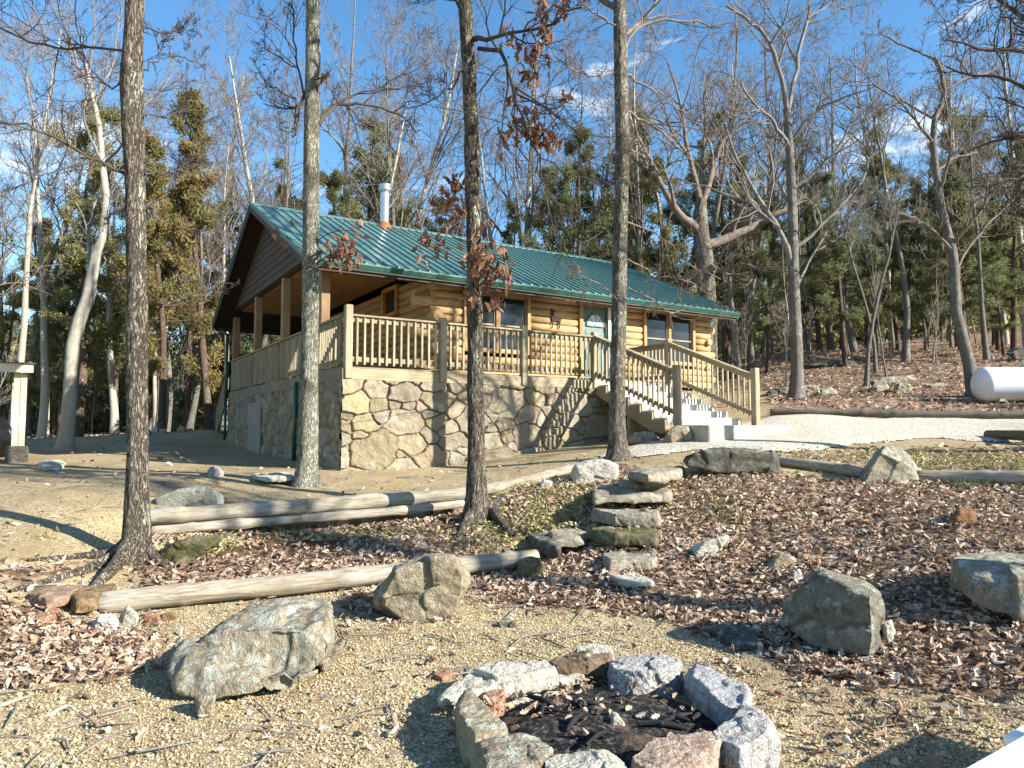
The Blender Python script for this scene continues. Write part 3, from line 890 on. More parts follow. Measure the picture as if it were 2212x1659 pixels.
# back-left stair going down beyond the corner
bs = link('back_stair', None, None, cabin)
for k in range(7):
    b = MB(); b.box(P3(-.02, 10.3 + k * .28, 2.50 - k * .2), P3(1.0, 10.3 + k * .28 + .27, 2.54 - k * .2)); b.build('tread', SIDING, bs)
railing((-.05, 10.25), (-.05, 12.3), 2.73, 1.25, [((-.05, 12.35), 1.2, 1.05)], out=(-1, 0), n=14, mats=(SIDING, SIDING), post_bottom=-.2)
# pale pots on the porch floor near the railing
# ---- landing at the foot of the stair
pb = cab2w(6.75, -2.95)
m_ = MB(); m_.box((-1.22, -.42, -.34), (1.12, .42, 0)); o = m_.build('concrete_pad', CONC, None, bevel=.02, label='low concrete landing pad at the foot of the wooden stair', cat='concrete slab')
o.location = (pb[0], pb[1], 1.685); o.rotation_euler = (0, 0, ROTZ)
# ================================================================ trees
BARK_OAK = bark_mat('oak_bark', (.12, .10, .08), (.27, .235, .185), lich=.62)
BARK_DEEP = bark_mat('deep_oak_bark', (.105, .085, .066), (.25, .215, .17), lich=.35, sc=.85, plates=1.1)
BARK_LICH = bark_mat('lichened_bark', (.14, .125, .095), (.30, .275, .21), lichen=(.50, .53, .43), lich=.9, sc=1.1, plates=.8)
BARK_GREY = bark_mat('grey_bark', (.13, .12, .105), (.27, .25, .215), lich=.35, plates=.6)
BARK_PALE = bark_mat('pale_bark', (.34, .31, .25), (.50, .47, .39), lich=.3, plates=.35)
BARK_CEDAR = bark_mat('cedar_bark', (.13, .085, .06), (.25, .18, .13), lich=.3, sc=1.3)
TWIG = plain('twig_bark', (.17, .14, .115), .85, 0, .35, .1)
TWIG_PALE = plain('twig_bark_pale', (.185, .17, .155), .85, 0, .25, .1)
TWIG_DARK = plain('twig_bark_dark', (.075, .06, .05), .85, 0, .3, .1)
NEEDLE = attr_mat('evergreen_sprays', .75, .45)
DRYLEAF = attr_mat('dry_oak_leaves', .75, .3)

def unit(v): return v / (np.linalg.norm(v, axis=-1, keepdims=True) + 1e-9)

def grow(P0, D0, L, r0, rng, k=6, wander=.16, trop=.06, tip=.35, minr=.003):
    """a batch of branch polylines"""
    B = len(P0); P = np.zeros((B, k + 1, 3)); P[:, 0] = P0; d = unit(D0.copy())
    st = (L / k)[:, None]
    for i in range(k):
        d = unit(d + rng.normal(0, wander, (B, 3)) + np.array([0, 0, trop]))
        P[:, i + 1] = P[:, i] + d * st
    f = np.linspace(0, 1, k + 1)
    Rr = np.maximum(r0[:, None] * (1 - f * (1 - tip)), minr)
    return P, Rr

def sprout(P, Rr, nc, rng, fmin=.2, ang=(.6, 1.1), lr=(.35, .65), Lpar=None, rr=.6, upb=.15, fmax=1.0):
    """nc children per polyline -> P0, D0, L, r0"""
    B, k1, _ = P.shape; k = k1 - 1
    f = np.sort(rng.uniform(fmin, fmax, (B, nc)), 1) * k
    f[:, -1] = np.minimum(f[:, -1], k - 1e-3)
    i = np.clip(np.floor(f).astype(int), 0, k - 1); w = (f - i)[..., None]
    b = np.arange(B)[:, None]
    p = P[b, i] * (1 - w) + P[b, i + 1] * w
    t = unit(P[b, i + 1] - P[b, i])
    r = Rr[b, i] * (1 - w[..., 0]) + Rr[b, i + 1] * w[..., 0]
    rnd = unit(rng.normal(0, 1, (B, nc, 3)))
    side = unit(rnd - (rnd * t).sum(-1, keepdims=True) * t)
    a = rng.uniform(*ang, (B, nc))[..., None]
    d = unit(t * np.cos(a) + side * np.sin(a) + np.array([0, 0, upb]))
    if Lpar is None: Lpar = np.linalg.norm(P[:, -1] - P[:, 0], axis=1)
    L = Lpar[:, None] * rng.uniform(*lr, (B, nc)) * (1.15 - .55 * (f / k))
    return p.reshape(-1, 3), d.reshape(-1, 3), L.ravel(), (r * rr).ravel()

def resample(pts, rad, k):
    pts = np.array(pts, float); rad = np.array(rad, float)
    s = np.r_[0, np.cumsum(np.linalg.norm(np.diff(pts, axis=0), axis=1))]
    u = np.linspace(0, s[-1], k)
    # Catmull-like smoothing through cubic interpolation of control points
    P = np.stack([np.interp(u, s, pts[:, i]) for i in range(3)], 1)
    for _ in range(max(1, k // (len(pts) * 4))):
        P[1:-1] = (P[:-2] + 2 * P[1:-1] + P[2:]) / 4
    return P, np.interp(u, s, rad)

def bark_tube(P, Rr, sides, amp=.012, seed=0, fscale=30):
    V, Fq = tubes(P[None], Rr[None], sides)
    C = np.repeat(P, sides, 0); nrm = unit(V - C)
    q = V * np.array([fscale, fscale, fscale * .16])
    n = 1 - 2 * np.abs(fbm(q, 2, seed)); b = fbm(V * np.array([3, 3, 1.2]), 3, seed + 5)
    V = V + nrm * (amp * n + amp * 1.2 * b)[:, None]
    return V, Fq

def crown_from(limbs, rng, levels, minr):
    """limbs: list of (P,R) arrays with the same k; grows child levels -> merged tubes"""
    parts = [tubes(np.stack([l[0] for l in limbs]), np.stack([l[1] for l in limbs]), 7)]
    P = np.stack([l[0] for l in limbs]); Rr = np.stack([l[1] for l in limbs])
    tips = []
    for li, lv in enumerate(levels):
        p, d, L, r = sprout(P, Rr, lv['nc'], rng, fmin=lv.get('fmin', .2), lr=lv.get('lr', (.35, .65)), upb=lv.get('up', .15), ang=lv.get('ang', (.5, 1.05)), rr=lv.get('rr', .62))
        L = np.minimum(L, lv.get('maxL', 9))
        P, Rr = grow(p, d, L, np.maximum(r, minr), rng, k=lv.get('k', 5), wander=lv.get('wander', .2), trop=lv.get('trop', .05), minr=minr)
        parts.append(tubes(P, Rr, 4 if li == 0 else 3))
        tips.append(P)
    return merge(parts), tips

LV_FULL = [dict(nc=7, k=6), dict(nc=5, k=4), dict(nc=4, k=3)]
LV_MID = [dict(nc=6, k=5), dict(nc=5, k=4), dict(nc=3, k=3)]

def leaf_clusters(centers, n, spread, size, rng, pal):
    """hanging dead oak leaves: folded lobed blades"""
    B = len(centers) * n
    c = np.repeat(np.array(centers), n, 0) + rng.normal(0, spread, (B, 3))
    return leaf_mesh(c, rng.uniform(size * .6, size * 1.25, B), rng, pal, hang=True)

LEAF_L = np.array([(0, 0), (.18, .10), (.28, .26), (.40, .12), (.55, .30), (.68, .13), (.82, .18), (1, 0)])
def leaf_mesh(c, size, rng, pal, hang=False, nrm=None, flat=.5):
    B = len(c)
    if hang:
        ax = unit(rng.normal(0, .5, (B, 3)) + np.array([0, 0, -.9])); n = unit(rng.normal(0, 1, (B, 3)))
    else:
        n = unit(np.array([0, 0, 1.0]) + rng.normal(0, flat, (B, 3))); ax = unit(rng.normal(0, 1, (B, 3)))
    ax = unit(ax - (ax * n).sum(1, keepdims=True) * n) if not hang else ax
    n = unit(n - (n * ax).sum(1, keepdims=True) * ax)
    sd = np.cross(n, ax)
    fold = rng.uniform(.1, .75, B); curl = rng.normal(0, .35, B)
    m = len(LEAF_L); W_ = rng.uniform(.75, 1.15, B)
    V = np.zeros((B, 2 * m - 2, 3))
    for j, (u, w) in enumerate(LEAF_L):
        base = c + ax * ((u - .5) * size)[:, None] + n * (curl * (u - .5) ** 2 * size * 2)[:, None]
        off = sd * (w * size * W_)[:, None]; lift = n * (w * size * fold)[:, None]
        if j in (0, m - 1): V[:, 0 if j == 0 else m - 1] = base
        else:
            V[:, j] = base + off + lift
            V[:, 2 * m - 2 - j] = base - off + lift
    b = (np.arange(B) * (2 * m - 2))[:, None]
    F1 = b + np.arange(m)[None]; F2 = b + np.array([0] + list(range(2 * m - 3, m - 1, -1)) + [m - 1])[None][:, ::-1]
    pal = np.array(pal); col = pal[rng.integers(0, len(pal), B)] * rng.uniform(.7, 1.2, (B, 1))
    return V.reshape(-1, 3), np.concatenate([F1, F2]), np.repeat(col, 2 * m - 2, 0)

OAKPAL = [(.22, .105, .06), (.29, .155, .09), (.17, .08, .055), (.36, .21, .12), (.25, .13, .07)]

def px_limb(path, Y, k=14, dep=0.0, wscale=1.0):
    """path [(px,py,width_px)] in the plane at depth Y, drifting dep metres in depth along it"""
    n = len(path); pts, rad = [], []
    for j, (px, py, wpx) in enumerate(path):
        y = Y + dep * j / (n - 1)
        pts.append(at(px, py, y)); rad.append(wpx * y / F_PX / 2 * wscale)
    return resample(pts, rad, k)

def big_tree(name, label, trunk, Y, limbs, bark, twig, seed, top=12.5, levels=LV_FULL, amp=.012, group=None, roots=(), leaves=(), upper=9, minr=.0035, sides=60, leafsize=.14):
    rng = np.random.default_rng(seed)
    base = at(trunk[0][0], trunk[0][1], Y)
    gz = h1(base[0], base[1])
    pts = [at(px, py, Y) for px, py, w in trunk]; rad = [w * Y / F_PX / 2 * .91 for px, py, w in trunk]
    pts[0][2] = gz - .12
    if top and pts[-1][2] < top:
        a = pts[-1] + np.array([rng.normal(0, .15), rng.normal(0, .2), (top - pts[-1][2]) * .5]); b = a + np.array([rng.normal(0, .3), rng.normal(0, .3), (top - pts[-1][2]) * .5])
        pts += [a, b]; rad += [rad[-1] * .75, rad[-1] * .3]
    Lg = sum(np.linalg.norm(pts[i + 1] - pts[i]) for i in range(len(pts) - 1))
    P, Rr = resample(pts, rad, int(Lg / .05))
    if sides > 16:
        zz = P[:, 2] - gz
        Rr = Rr * (1 + .42 * np.exp(-np.clip(zz, 0, None) / .16))
    V, Fq = bark_tube(P, Rr, sides, amp, seed)
    o0 = np.array([base[0], base[1], gz])
    root = empty(name, o0, label=label, cat='tree', group=group)
    link('trunk', mesh_np('trunk', V - o0, Fq, smooth=True), bark, root)
    for rpath, rr in roots:
        pp = []
        for j, (px, py) in enumerate(rpath):
            q = gp(px, py); pp.append(q + np.array([0, 0, rr * (.75 if j else 1.6) * (1 - .5 * j / len(rpath))]))
        pp = [o0 + np.array([0, 0, .28])] + pp
        Pr, Rk = resample(pp, np.linspace(rr * 1.5, rr * .35, len(pp)), 26)
        Vr, Fr = bark_tube(Pr, Rk, 12, rr * .14, seed + 3)
        link('root', mesh_np('root', Vr - o0, Fr, smooth=True), bark, root)
    L = []
    for path, dep in limbs:
        Pl, Rl = px_limb(path, Y, 12, dep, .85)
        Pl[1:] += rng.normal(0, .02, Pl[1:].shape)
        L.append((Pl, Rl))
    zt = pts[-1][2]
    hi = P[P[:, 2] > .55 * zt] if not limbs else P[P[:, 2] > max(.55 * zt, min(7.0, zt * .8))]
    if upper and len(hi) > 4:
        idx = rng.integers(0, len(hi), upper)
        az = rng.uniform(0, 2 * math.pi, upper)
        D0 = np.stack([np.cos(az), np.sin(az), rng.uniform(.2, .9, upper)], 1)
        off = len(P) - len(hi)
        Pu, Ru = grow(hi[idx], D0, rng.uniform(2.2, 4.2, upper) * min(1, zt / 12), Rr[off + idx] * .45 + .008, rng, k=11, wander=.14, trop=.06)
        L += [(Pu[j], Ru[j]) for j in range(upper)]
    if L:
        (Vc, Fc), tips = crown_from(L, rng, levels, minr)
        link('crown', mesh_np('crown', Vc - o0, Fc, smooth=True), twig, root)
    for lc in leaves:
        cs = []; rl = np.random.default_rng(seed + 77)
        for (px, py, dep, n, spread) in lc:
            c = at(px, py, Y + dep); cs.append((c, n, spread))
        Vs = [leaf_clusters([c], int(n * 1.7), np.array([sp, sp, sp * 1.1]), leafsize, rl, OAKPAL) for c, n, sp in cs]
        b = 0; VV, FF, CC_ = [], [], []
        for v_, f_, c_ in Vs: VV.append(v_); FF.append(f_ + b); CC_.append(c_); b += len(v_)
        lf = link('dead_leaves', mesh_np('dead_leaves', np.concatenate(VV) - o0, np.concatenate(FF), {'col': np.concatenate(CC_)}), DRYLEAF, root)
        lf['kind'] = 'stuff'
        # thin twigs that carry the leaves
        tw = []
        for c, n, sp in cs:
            j = np.argmin(np.linalg.norm(P - c, axis=1)); a = P[max(0, j - 3)]
            if L:
                allp = np.concatenate([l[0] for l in L]); q = allp[np.argmin(np.linalg.norm(allp - c, axis=1))]
                if np.linalg.norm(q - c) < np.linalg.norm(a - c): a = q
            mid = (a + c) / 2 + rl.normal(0, .05, 3) + np.array([0, 0, .06])
            Pt, Rt = resample([a, mid, c, c + rl.normal(0, .12, 3)], [.009, .007, .005, .003], 9)
            tw.append((Pt, Rt))
        (Vt, Ft), _ = crown_from(tw, rl, [dict(nc=4, k=3, lr=(.15, .35))], .0025)
        link('leafy_twigs', mesh_np('leafy_twigs', Vt - o0, Ft, smooth=True), twig, root)
    return root

# ---- the four oaks in front of the cabin
big_tree('oak_tree', 'thick lichen-speckled oak trunk with spreading roots at the end of the stacked border logs',
    [(293,1205,58),(296,1150,53),(297,1000,43),(296,800,42),(296,600,41),(292,400,42),(286,250,43),(284,165,47),(290,60,40),(292,-60,38)], 7.45,
    [([(270,375,9),(190,335,8),(120,300,7),(60,270,6),(-40,268,5)],-.5), ([(272,110,7),(215,98,6),(110,113,6),(60,85,6),(-30,48,5)],.9),
     ([(312,60,6),(345,72,4),(395,60,3),(415,36,2)],.3), ([(310,150,5),(345,120,4),(400,125,3),(425,135,2)],.5), ([(315,250,5),(360,255,4),(400,240,3),(445,238,2)],1.0),
     ([(312,375,5),(350,370,4),(395,372,3),(430,350,2)],.6), ([(270,180,5),(245,190,4),(215,165,3),(160,155,2)],.8), ([(318,630,4),(360,660,3),(420,650,2),(450,630,2)],1.2)],
    BARK_DEEP, TWIG_DARK, 21, amp=.012, roots=[([(250,1212),(180,1240),(120,1256),(20,1282)],.042),([(255,1235),(215,1265),(188,1290)],.06),([(240,1206),(150,1208),(60,1214)],.035),([(330,1215),(350,1222),(390,1208)],.045)], upper=8)
big_tree('oak_tree', 'straight oak in front of the porch gable with dead leaves at eave height',
    [(662,1047,56),(664,1000,46),(667,900,42),(669,760,38),(671,600,37),(672,450,36),(673,300,35),(676,150,34),(676,0,31),(677,-120,30)], 10.9,
    [([(688,270,14),(705,238,11),(740,222,8),(800,222,6),(860,245,5),(905,285,4)],.8), ([(690,255,9),(720,225,7),(780,200,5),(850,172,4),(905,130,3)],1.2),
     ([(658,195,8),(645,230,7),(640,270,5),(632,298,3)],-.4), ([(655,200,6),(640,150,5),(638,60,4),(632,-10,3)],.3), ([(645,150,4),(610,132,3),(570,105,2)],.5), ([(640,215,4),(600,195,3),(565,165,2)],-.6)],
    BARK_LICH, TWIG_DARK, 22, amp=.009, leaves=[[(738,540,-.35,26,.12),(752,560,-.3,20,.09),(720,555,-.3,10,.1),(700,170,-.2,5,.05),(765,495,-.3,8,.09),(612,505,-.5,5,.1)]], upper=8)
big_tree('oak_tree', 'rough-barked rooted oak at the log joint, brown leaf clusters on its limbs',
    [(1030,1112,58),(1030,1065,45),(1029,1000,38),(1027,850,36),(1026,700,34),(1024,550,34),(1021,400,34),(1018,250,32),(1010,100,31),(1005,0,30),(1000,-120,28)], 9.3,
    [([(1022,85,16),(1045,92,13),(1075,75,9),(1120,70,8),(1180,52,6),(1250,20,4)],-.9), ([(1035,105,13),(1060,97,12),(1080,110,10),(1100,150,9),(1115,190,8),(1118,230,7),(1135,280,6),(1160,330,5),(1170,380,4)],-1.5),
     ([(1012,150,6),(985,180,5),(940,215,4),(880,240,3)],-.5), ([(1110,200,6),(1150,215,5),(1200,250,4),(1260,300,3)],-1.1), ([(1000,30,7),(985,0,6),(960,-60,5)],.3), ([(1160,330,4),(1175,420,4),(1200,490,3),(1235,560,2)],-1.0)],
    BARK_DEEP, TWIG_DARK, 23, amp=.012, roots=[([(1065,1120),(1085,1140),(1108,1165)],.075),([(1015,1130),(1000,1148),(988,1168)],.06)],
    leaves=[[(1030,565,-.3,30,.11),(1062,595,-.3,34,.13),(1080,560,-.35,14,.10),(1010,640,-.3,8,.07),(1072,655,-.3,6,.05),(935,535,-.4,18,.10),(985,400,-.3,14,.09),(975,440,-.3,20,.11),(960,490,-.4,6,.06),(1035,500,-.2,8,.07),
             (1120,280,-.5,18,.09),(1150,275,-.6,22,.10),(1165,300,-.6,22,.08),(1090,295,-.4,12,.09),(1195,300,-.8,8,.08),(1140,165,-.6,10,.07),(1125,110,-.5,10,.09),(1155,115,-.6,9,.06),(1175,75,-.7,12,.05),(1165,30,-.6,10,.08),(1215,20,-.7,14,.08),(1095,70,-.4,6,.06),(1185,130,-.6,6,.05),(1225,215,-.7,4,.04),(1095,220,-.4,8,.08)]], upper=8, leafsize=.13)
big_tree('oak_tree', 'slim straight oak trunk in front of the wooden stair beside a white rock',
    [(1336,996,52),(1334,950,40),(1333,900,37),(1336,750,34),(1338,600,33),(1342,450,31),(1345,300,32),(1341,150,31),(1338,0,29),(1336,-120,27)], 12.0,
    [([(1350,110,8),(1365,70,8),(1400,45,7),(1480,42,6),(1560,60,4)],1.2), ([(1352,240,7),(1390,260,6),(1460,310,5),(1520,370,3)],1.6), ([(1328,160,6),(1280,165,5),(1220,145,4),(1180,90,3)],-.9),
     ([(1350,160,6),(1400,190,5),(1450,230,4),(1500,260,3)],.8), ([(1355,620,5),(1400,640,4),(1450,680,4),(1500,660,3)],1.0), ([(1355,560,5),(1410,590,4),(1470,600,3),(1540,640,2)],.5), ([(1355,480,5),(1420,500,4),(1500,580,3),(1560,600,2)],1.4),
     ([(1335,60,6),(1300,40,5),(1255,10,4)],-.5), ([(1330,400,4),(1290,395,3),(1240,370,2)],.8)],
    BARK_OAK, TWIG, 24, amp=.010, leaves=[[(1245,590,-1.5,3,.05)]], upper=8)

# ---- single named trees farther back
big_tree('sycamore_tree', 'leaning pale white-barked tree by the woods left of the cabin',
    [(140,968,33),(148,900,30),(152,830,28),(158,745,29),(172,690,28),(190,645,27),(200,590,23),(208,545,20),(221,515,17),(230,430,15),(221,350,13),(215,273,11),(197,195,9),(185,140,7)], 17.5,
    [([(200,590,12),(190,540,9),(196,470,8),(210,420,6)],.4), ([(222,480,8),(262,450,6),(300,450,5)],-.3), ([(216,340,9),(250,305,7),(280,270,6),(310,235,4)],.6), ([(220,350,7),(180,340,5),(140,300,4)],-.5), ([(205,220,7),(240,150,5),(250,80,4),(262,20,3)],.5), ([(200,200,6),(160,120,5),(150,40,4)],-.6), ([(190,170,5),(205,90,4),(200,0,3)],.2)],
    BARK_PALE, TWIG_PALE, 31, top=0, amp=.008, levels=LV_MID, upper=6, sides=20, minr=.006)
big_tree('bare_tree', 'tall forked bare tree beside the driveway with rocks at its foot, right of the stair',
    [(1720,863,36),(1722,800,28),(1720,720,25),(1716,640,24),(1714,560,22),(1712,450,21),(1707,350,19),(1703,280,18),(1700,235,16)], 21,
    [([(1700,240,14),(1692,190,12),(1680,140,11),(1665,95,10),(1640,60,9),(1600,30,7),(1565,12,6)],-.8), ([(1702,240,13),(1718,170,11),(1724,110,10),(1745,50,9),(1748,0,8),(1746,-90,6)],.8), ([(1745,40,6),(1790,10,5),(1830,-25,4)],.5),
     ([(1712,300,9),(1740,260,8),(1790,220,6),(1840,205,5),(1885,190,3)],-.9), ([(1708,570,16),(1690,510,13),(1665,465,12),(1640,430,11),(1615,390,9),(1592,350,8),(1572,300,6),(1560,250,4)],-1.4), ([(1716,330,7),(1680,300,6),(1640,290,5),(1590,310,3)],1.0), ([(1720,620,8),(1750,560,6),(1790,490,5),(1830,430,4)],1.0)],
    BARK_GREY, TWIG_PALE, 32, top=0, amp=.01, levels=LV_FULL, upper=4, sides=22, minr=.006)
big_tree('bare_tree', 'crooked bare tree leaning left from behind the end of the white gas tank',
    [(2105,838,30),(2092,780,26),(2078,725,24),(2066,676,22),(2062,600,21),(2058,544,19),(2045,495,18),(2032,445,17),(2022,370,15),(2015,309,14),(2019,255,12),(2036,220,11),(2040,194,10),(2032,150,8),(2019,124,6)], 20.5,
    [([(2016,310,9),(1990,280,7),(1960,240,6),(1930,200,4)],-.7), ([(2036,200,7),(2080,170,6),(2130,160,5),(2180,130,3)],.6), ([(2062,590,9),(2100,520,7),(2150,470,6),(2200,420,4)],.5), ([(2060,545,8),(2020,500,6),(1980,470,5),(1940,460,3)],-.8), ([(2020,130,6),(1980,110,5),(1930,90,4),(1900,70,3)],.5), ([(2022,370,7),(2060,340,5),(2110,330,4)],.7)],
    BARK_GREY, TWIG, 33, top=0, amp=.01, levels=LV_FULL, upper=4, sides=20, minr=.006)
big_tree('oak_tree', 'massive old oak spreading right behind the far end of the green roof',
    [(1528,800,48),(1526,620,42),(1522,560,40),(1515,510,38),(1512,470,32),(1515,430,24)], 27,
    [([(1512,500,28),(1480,480,22),(1450,440,17),(1420,380,13),(1395,330,9),(1370,280,6)],-1.2), ([(1520,530,28),(1565,520,24),(1610,495,21),(1660,475,18),(1695,455,14),(1740,420,9)],1.4), ([(1512,450,20),(1530,400,17),(1545,340,13),(1580,270,9),(1600,210,6)],.6), ([(1512,440,16),(1500,380,13),(1480,300,10),(1470,220,7),(1440,130,4)],-.9), ([(1515,560,14),(1560,590,11),(1600,570,9),(1640,580,6)],-1.8), ([(1516,440,15),(1515,360,12),(1525,290,9),(1520,200,6)],1.8)],
    BARK_OAK, TWIG, 34, top=0, amp=.02, levels=[dict(nc=9, k=6), dict(nc=6, k=4), dict(nc=4, k=3)], upper=0, sides=24, minr=.006)
big_tree('oak_tree', 'dark knotty limbs reaching in from an oak trunk out of view',
    [(2420,990,44),(2410,700,36),(2400,400,33),(2390,150,29),(2385,-100,24)], 10.6,
    [([(2390,210,20),(2320,190,16),(2260,100,12),(2210,118,11),(2150,95,9),(2100,110,7),(2050,80,5)],-.8), ([(2390,130,18),(2300,90,14),(2212,40,11),(2170,10,9),(2120,-30,6)],.8), ([(2395,350,18),(2300,250,14),(2212,195,11),(2150,165,8),(2090,175,6),(2040,140,4)],.4),
     ([(2395,300,16),(2300,330,12),(2220,290,9),(2150,300,6),(2090,330,4)],1.0), ([(2400,500,14),(2320,480,11),(2240,480,8),(2180,440,6)],1.4), ([(2395,420,12),(2310,400,9),(2230,370,7),(2160,390,4)],-.6)],
    BARK_OAK, TWIG_DARK, 35, top=12, amp=.012, levels=[dict(nc=8, k=6, wander=.32), dict(nc=6, k=4, wander=.35), dict(nc=4, k=3)], upper=6, sides=18, minr=.005)

# ---- reusable kinds: bare trees, evergreens, saplings
def proto_bare(h, r, seed, nl, lean=.06, fmin=.35, levels=LV_MID, minr=.0055):
    rng = np.random.default_rng(seed)
    k = 14
    P, Rr = grow(np.zeros((1, 3)), np.array([[rng.normal(0, lean), rng.normal(0, lean), 1]]), np.array([h]), np.array([r]), rng, k=k, wander=.055, trop=.12, tip=.12, minr=minr)
    Pt, Rt = resample(P[0], Rr[0] * (1 + .4 * np.exp(-np.arange(k + 1) * 1.2)), 40)
    Vt, Ft = bark_tube(Pt, Rt, 10, r * .06, seed, 14)
    p, d, L, r0 = sprout(P, Rr, nl, rng, fmin=fmin, lr=(.20, .40), upb=.45, ang=(.45, 1.0), Lpar=np.array([h]), rr=.55)
    Pl, Rl = grow(p, d, L, np.maximum(r0, minr), rng, k=8, wander=.17, trop=.07, minr=minr)
    (Vc, Fc), _ = crown_from([(Pl[i], Rl[i]) for i in range(len(Pl))], rng, levels, minr)
    return mesh_np('trunk', Vt, Ft, smooth=True), mesh_np('crown', Vc, Fc, smooth=True)

def proto_evergreen(h, r, seed, width, pal, dens=1.0, bare=.22, rag=.35):
    """trunk with limbs (one mesh) and sprays of foliage (another)"""
    rng = np.random.default_rng(seed)
    P, Rr = grow(np.zeros((1, 3)), np.array([[rng.normal(0, .05), rng.normal(0, .05), 1]]), np.array([h]), np.array([r]), rng, k=12, wander=.045, trop=.15, tip=.1, minr=.01)
    Pt, Rt = resample(P[0], Rr[0], 30)
    Vt, Ft = bark_tube(Pt, Rt, 9, r * .07, seed, 14)
    n = int(44 * dens)
    f = np.sort(bare + (1 - bare) * rng.uniform(0, 1, n) ** .9)
    f[-1] = .985
    j = f * 12; i = np.clip(j.astype(int), 0, 11); w = (j - i)[:, None]
    p = P[0][i] * (1 - w) + P[0][i + 1] * w
    g = (f - bare) / (1 - bare)
    prof = np.clip(np.minimum((g + .12) * 2.6, (1.06 - g) ** .8 * 1.25), .08, 1)
    L = width * prof * rng.uniform(1 - rag * 1.5, 1 + rag, n)
    az = rng.uniform(0, 2 * math.pi, n)
    D0 = np.stack([np.cos(az), np.sin(az), .15 + .5 * g + rng.normal(0, .15, n)], 1)
    Pl, Rl = grow(p, D0, L, np.maximum(.012, Rr[0][i] * .35), rng, k=6, wander=.14, trop=.02, minr=.006)
    parts = [(Vt, Ft), tubes(Pl, Rl, 5)]
    p2, d2, L2, r2 = sprout(Pl, Rl, 7, rng, fmin=.25, lr=(.25, .5), upb=.12, ang=(.4, 1.0))
    P2, R2 = grow(p2, d2, L2, np.maximum(r2, .005), rng, k=4, wander=.2, trop=.04, minr=.004)
    parts.append(tubes(P2, R2, 3))
    Vb, Fb = merge(parts)
    # foliage sprays along outer twigs
    B2 = len(P2); m = 24
    u = rng.uniform(.15, 1.0, (B2, m)) * 4; ii = np.clip(u.astype(int), 0, 3); ww = (u - ii)[..., None]; bb = np.arange(B2)[:, None]
    c = (P2[bb, ii] * (1 - ww) + P2[bb, ii + 1] * ww).reshape(-1, 3)
    t = np.repeat(unit(P2[:, -1] - P2[:, 0]), m, 0)
    tone = np.repeat(fbm(P2[:, -1] * .8 + seed, 2, seed) * .45, m) + rng.normal(0, .12, len(c))
    keep = rng.uniform(0, 1, len(c)) < .9
    c, t, tone = c[keep], t[keep], tone[keep]
    V_, F_, C_ = spray(c + rng.normal(0, .07, c.shape), t * .5, rng, .17, .022, tone, pal)
    return (mesh_np('trunk', Vb, Fb, smooth=True), mesh_np('crown', V_, F_, {'col': C_}))

def spray(c, t, rng, size, wid, tone, pal, nb=3):
    B = len(c)
    Vs, Fs, Cs = [], [], []
    pal = np.array(pal)
    for q in range(nb):
        d = unit(t * .9 + rng.normal(0, .6, (B, 3)) + np.array([0, 0, .15]))
        s = unit(np.cross(d, rng.normal(0, 1, (B, 3))))
        L = size * rng.uniform(.5, 1.2, B)[:, None]; w = wid * rng.uniform(.6, 1.3, B)[:, None]
        c0 = c + rng.normal(0, .05, (B, 3))
        V = np.stack([c0, c0 + d * L * .5 + s * w, c0 + d * L, c0 + d * L * .45 - s * w], 1)
        Vs.append(V.reshape(-1, 3)); Fs.append(np.arange(B * 4).reshape(B, 4) + q * B * 4)
        k = np.clip(.5 + tone + rng.normal(0, .1, B), 0, .999) * (len(pal) - 1)
        i = k.astype(int); f = (k - i)[:, None]
        col = pal[i] * (1 - f) + pal[np.minimum(i + 1, len(pal) - 1)] * f
        Cs.append(np.repeat(col, 4, 0))
    return np.concatenate(Vs), np.concatenate(Fs), np.concatenate(Cs)

GREENPAL = [(.11, .125, .06), (.155, .175, .08), (.205, .225, .105), (.27, .28, .15)]
OLIVEPAL = [(.12, .125, .055), (.19, .195, .08), (.26, .25, .10), (.35, .28, .11)]
RUSTPAL = [(.13, .14, .06), (.20, .185, .075), (.28, .215, .085), (.35, .245, .105)]
BARE = [proto_bare(13, .15, 101, 15), proto_bare(13, .12, 102, 12, fmin=.45), proto_bare(13, .14, 103, 16, fmin=.3), proto_bare(13, .13, 104, 13, lean=.12)]
EVER = [proto_evergreen(11, .15, 201, 2.1, GREENPAL), proto_evergreen(11, .14, 202, 1.8, GREENPAL, rag=.5), proto_evergreen(11, .15, 203, 2.2, OLIVEPAL, .9, rag=.45), proto_evergreen(11, .13, 204, 1.5, OLIVEPAL, .9, bare=.3)]
RUST = [proto_evergreen(10, .14, 205, 1.8, RUSTPAL, 1.1, bare=.12), proto_evergreen(10, .13, 206, 1.6, RUSTPAL, 1.0, bare=.2)]
SAP = [proto_bare(5, .030, 301 + i, 9, lean=.1, fmin=.2, levels=[dict(nc=5, k=4), dict(nc=3, k=3)], minr=.005) for i in range(4)]

def plant(name, protos, i, x, y, h, h0, label, cat, group, bark, crown_mat, rz=None, wide=1.0, tilt=0.0):
    tr, cr = protos[i % len(protos)]
    k = h / h0
    z = h1(x, y) - .08
    root = empty(name, (x, y, z), random.uniform(0, 6.28) if rz is None else rz, label=label, cat=cat, group=group)
    root.scale = (k * wide, k * wide, k)
    root.rotation_euler[0] = random.gauss(0, tilt); root.rotation_euler[1] = random.gauss(0, tilt)
    a = link('trunk', tr, bark, root); b = link('crown', cr, crown_mat, root)
    return root

def top_h(px, py, Y):
    x = (px - CX) / F_PX * Y
    return at(px, py, Y)[2] - h1(x, Y)

def incabin(x, y):
    r = np.array([x, y]) - CAB0[:2]; s, t = r @ U, r @ W
    return -2.0 < s < 12.8 and -4.5 < t < 13.0

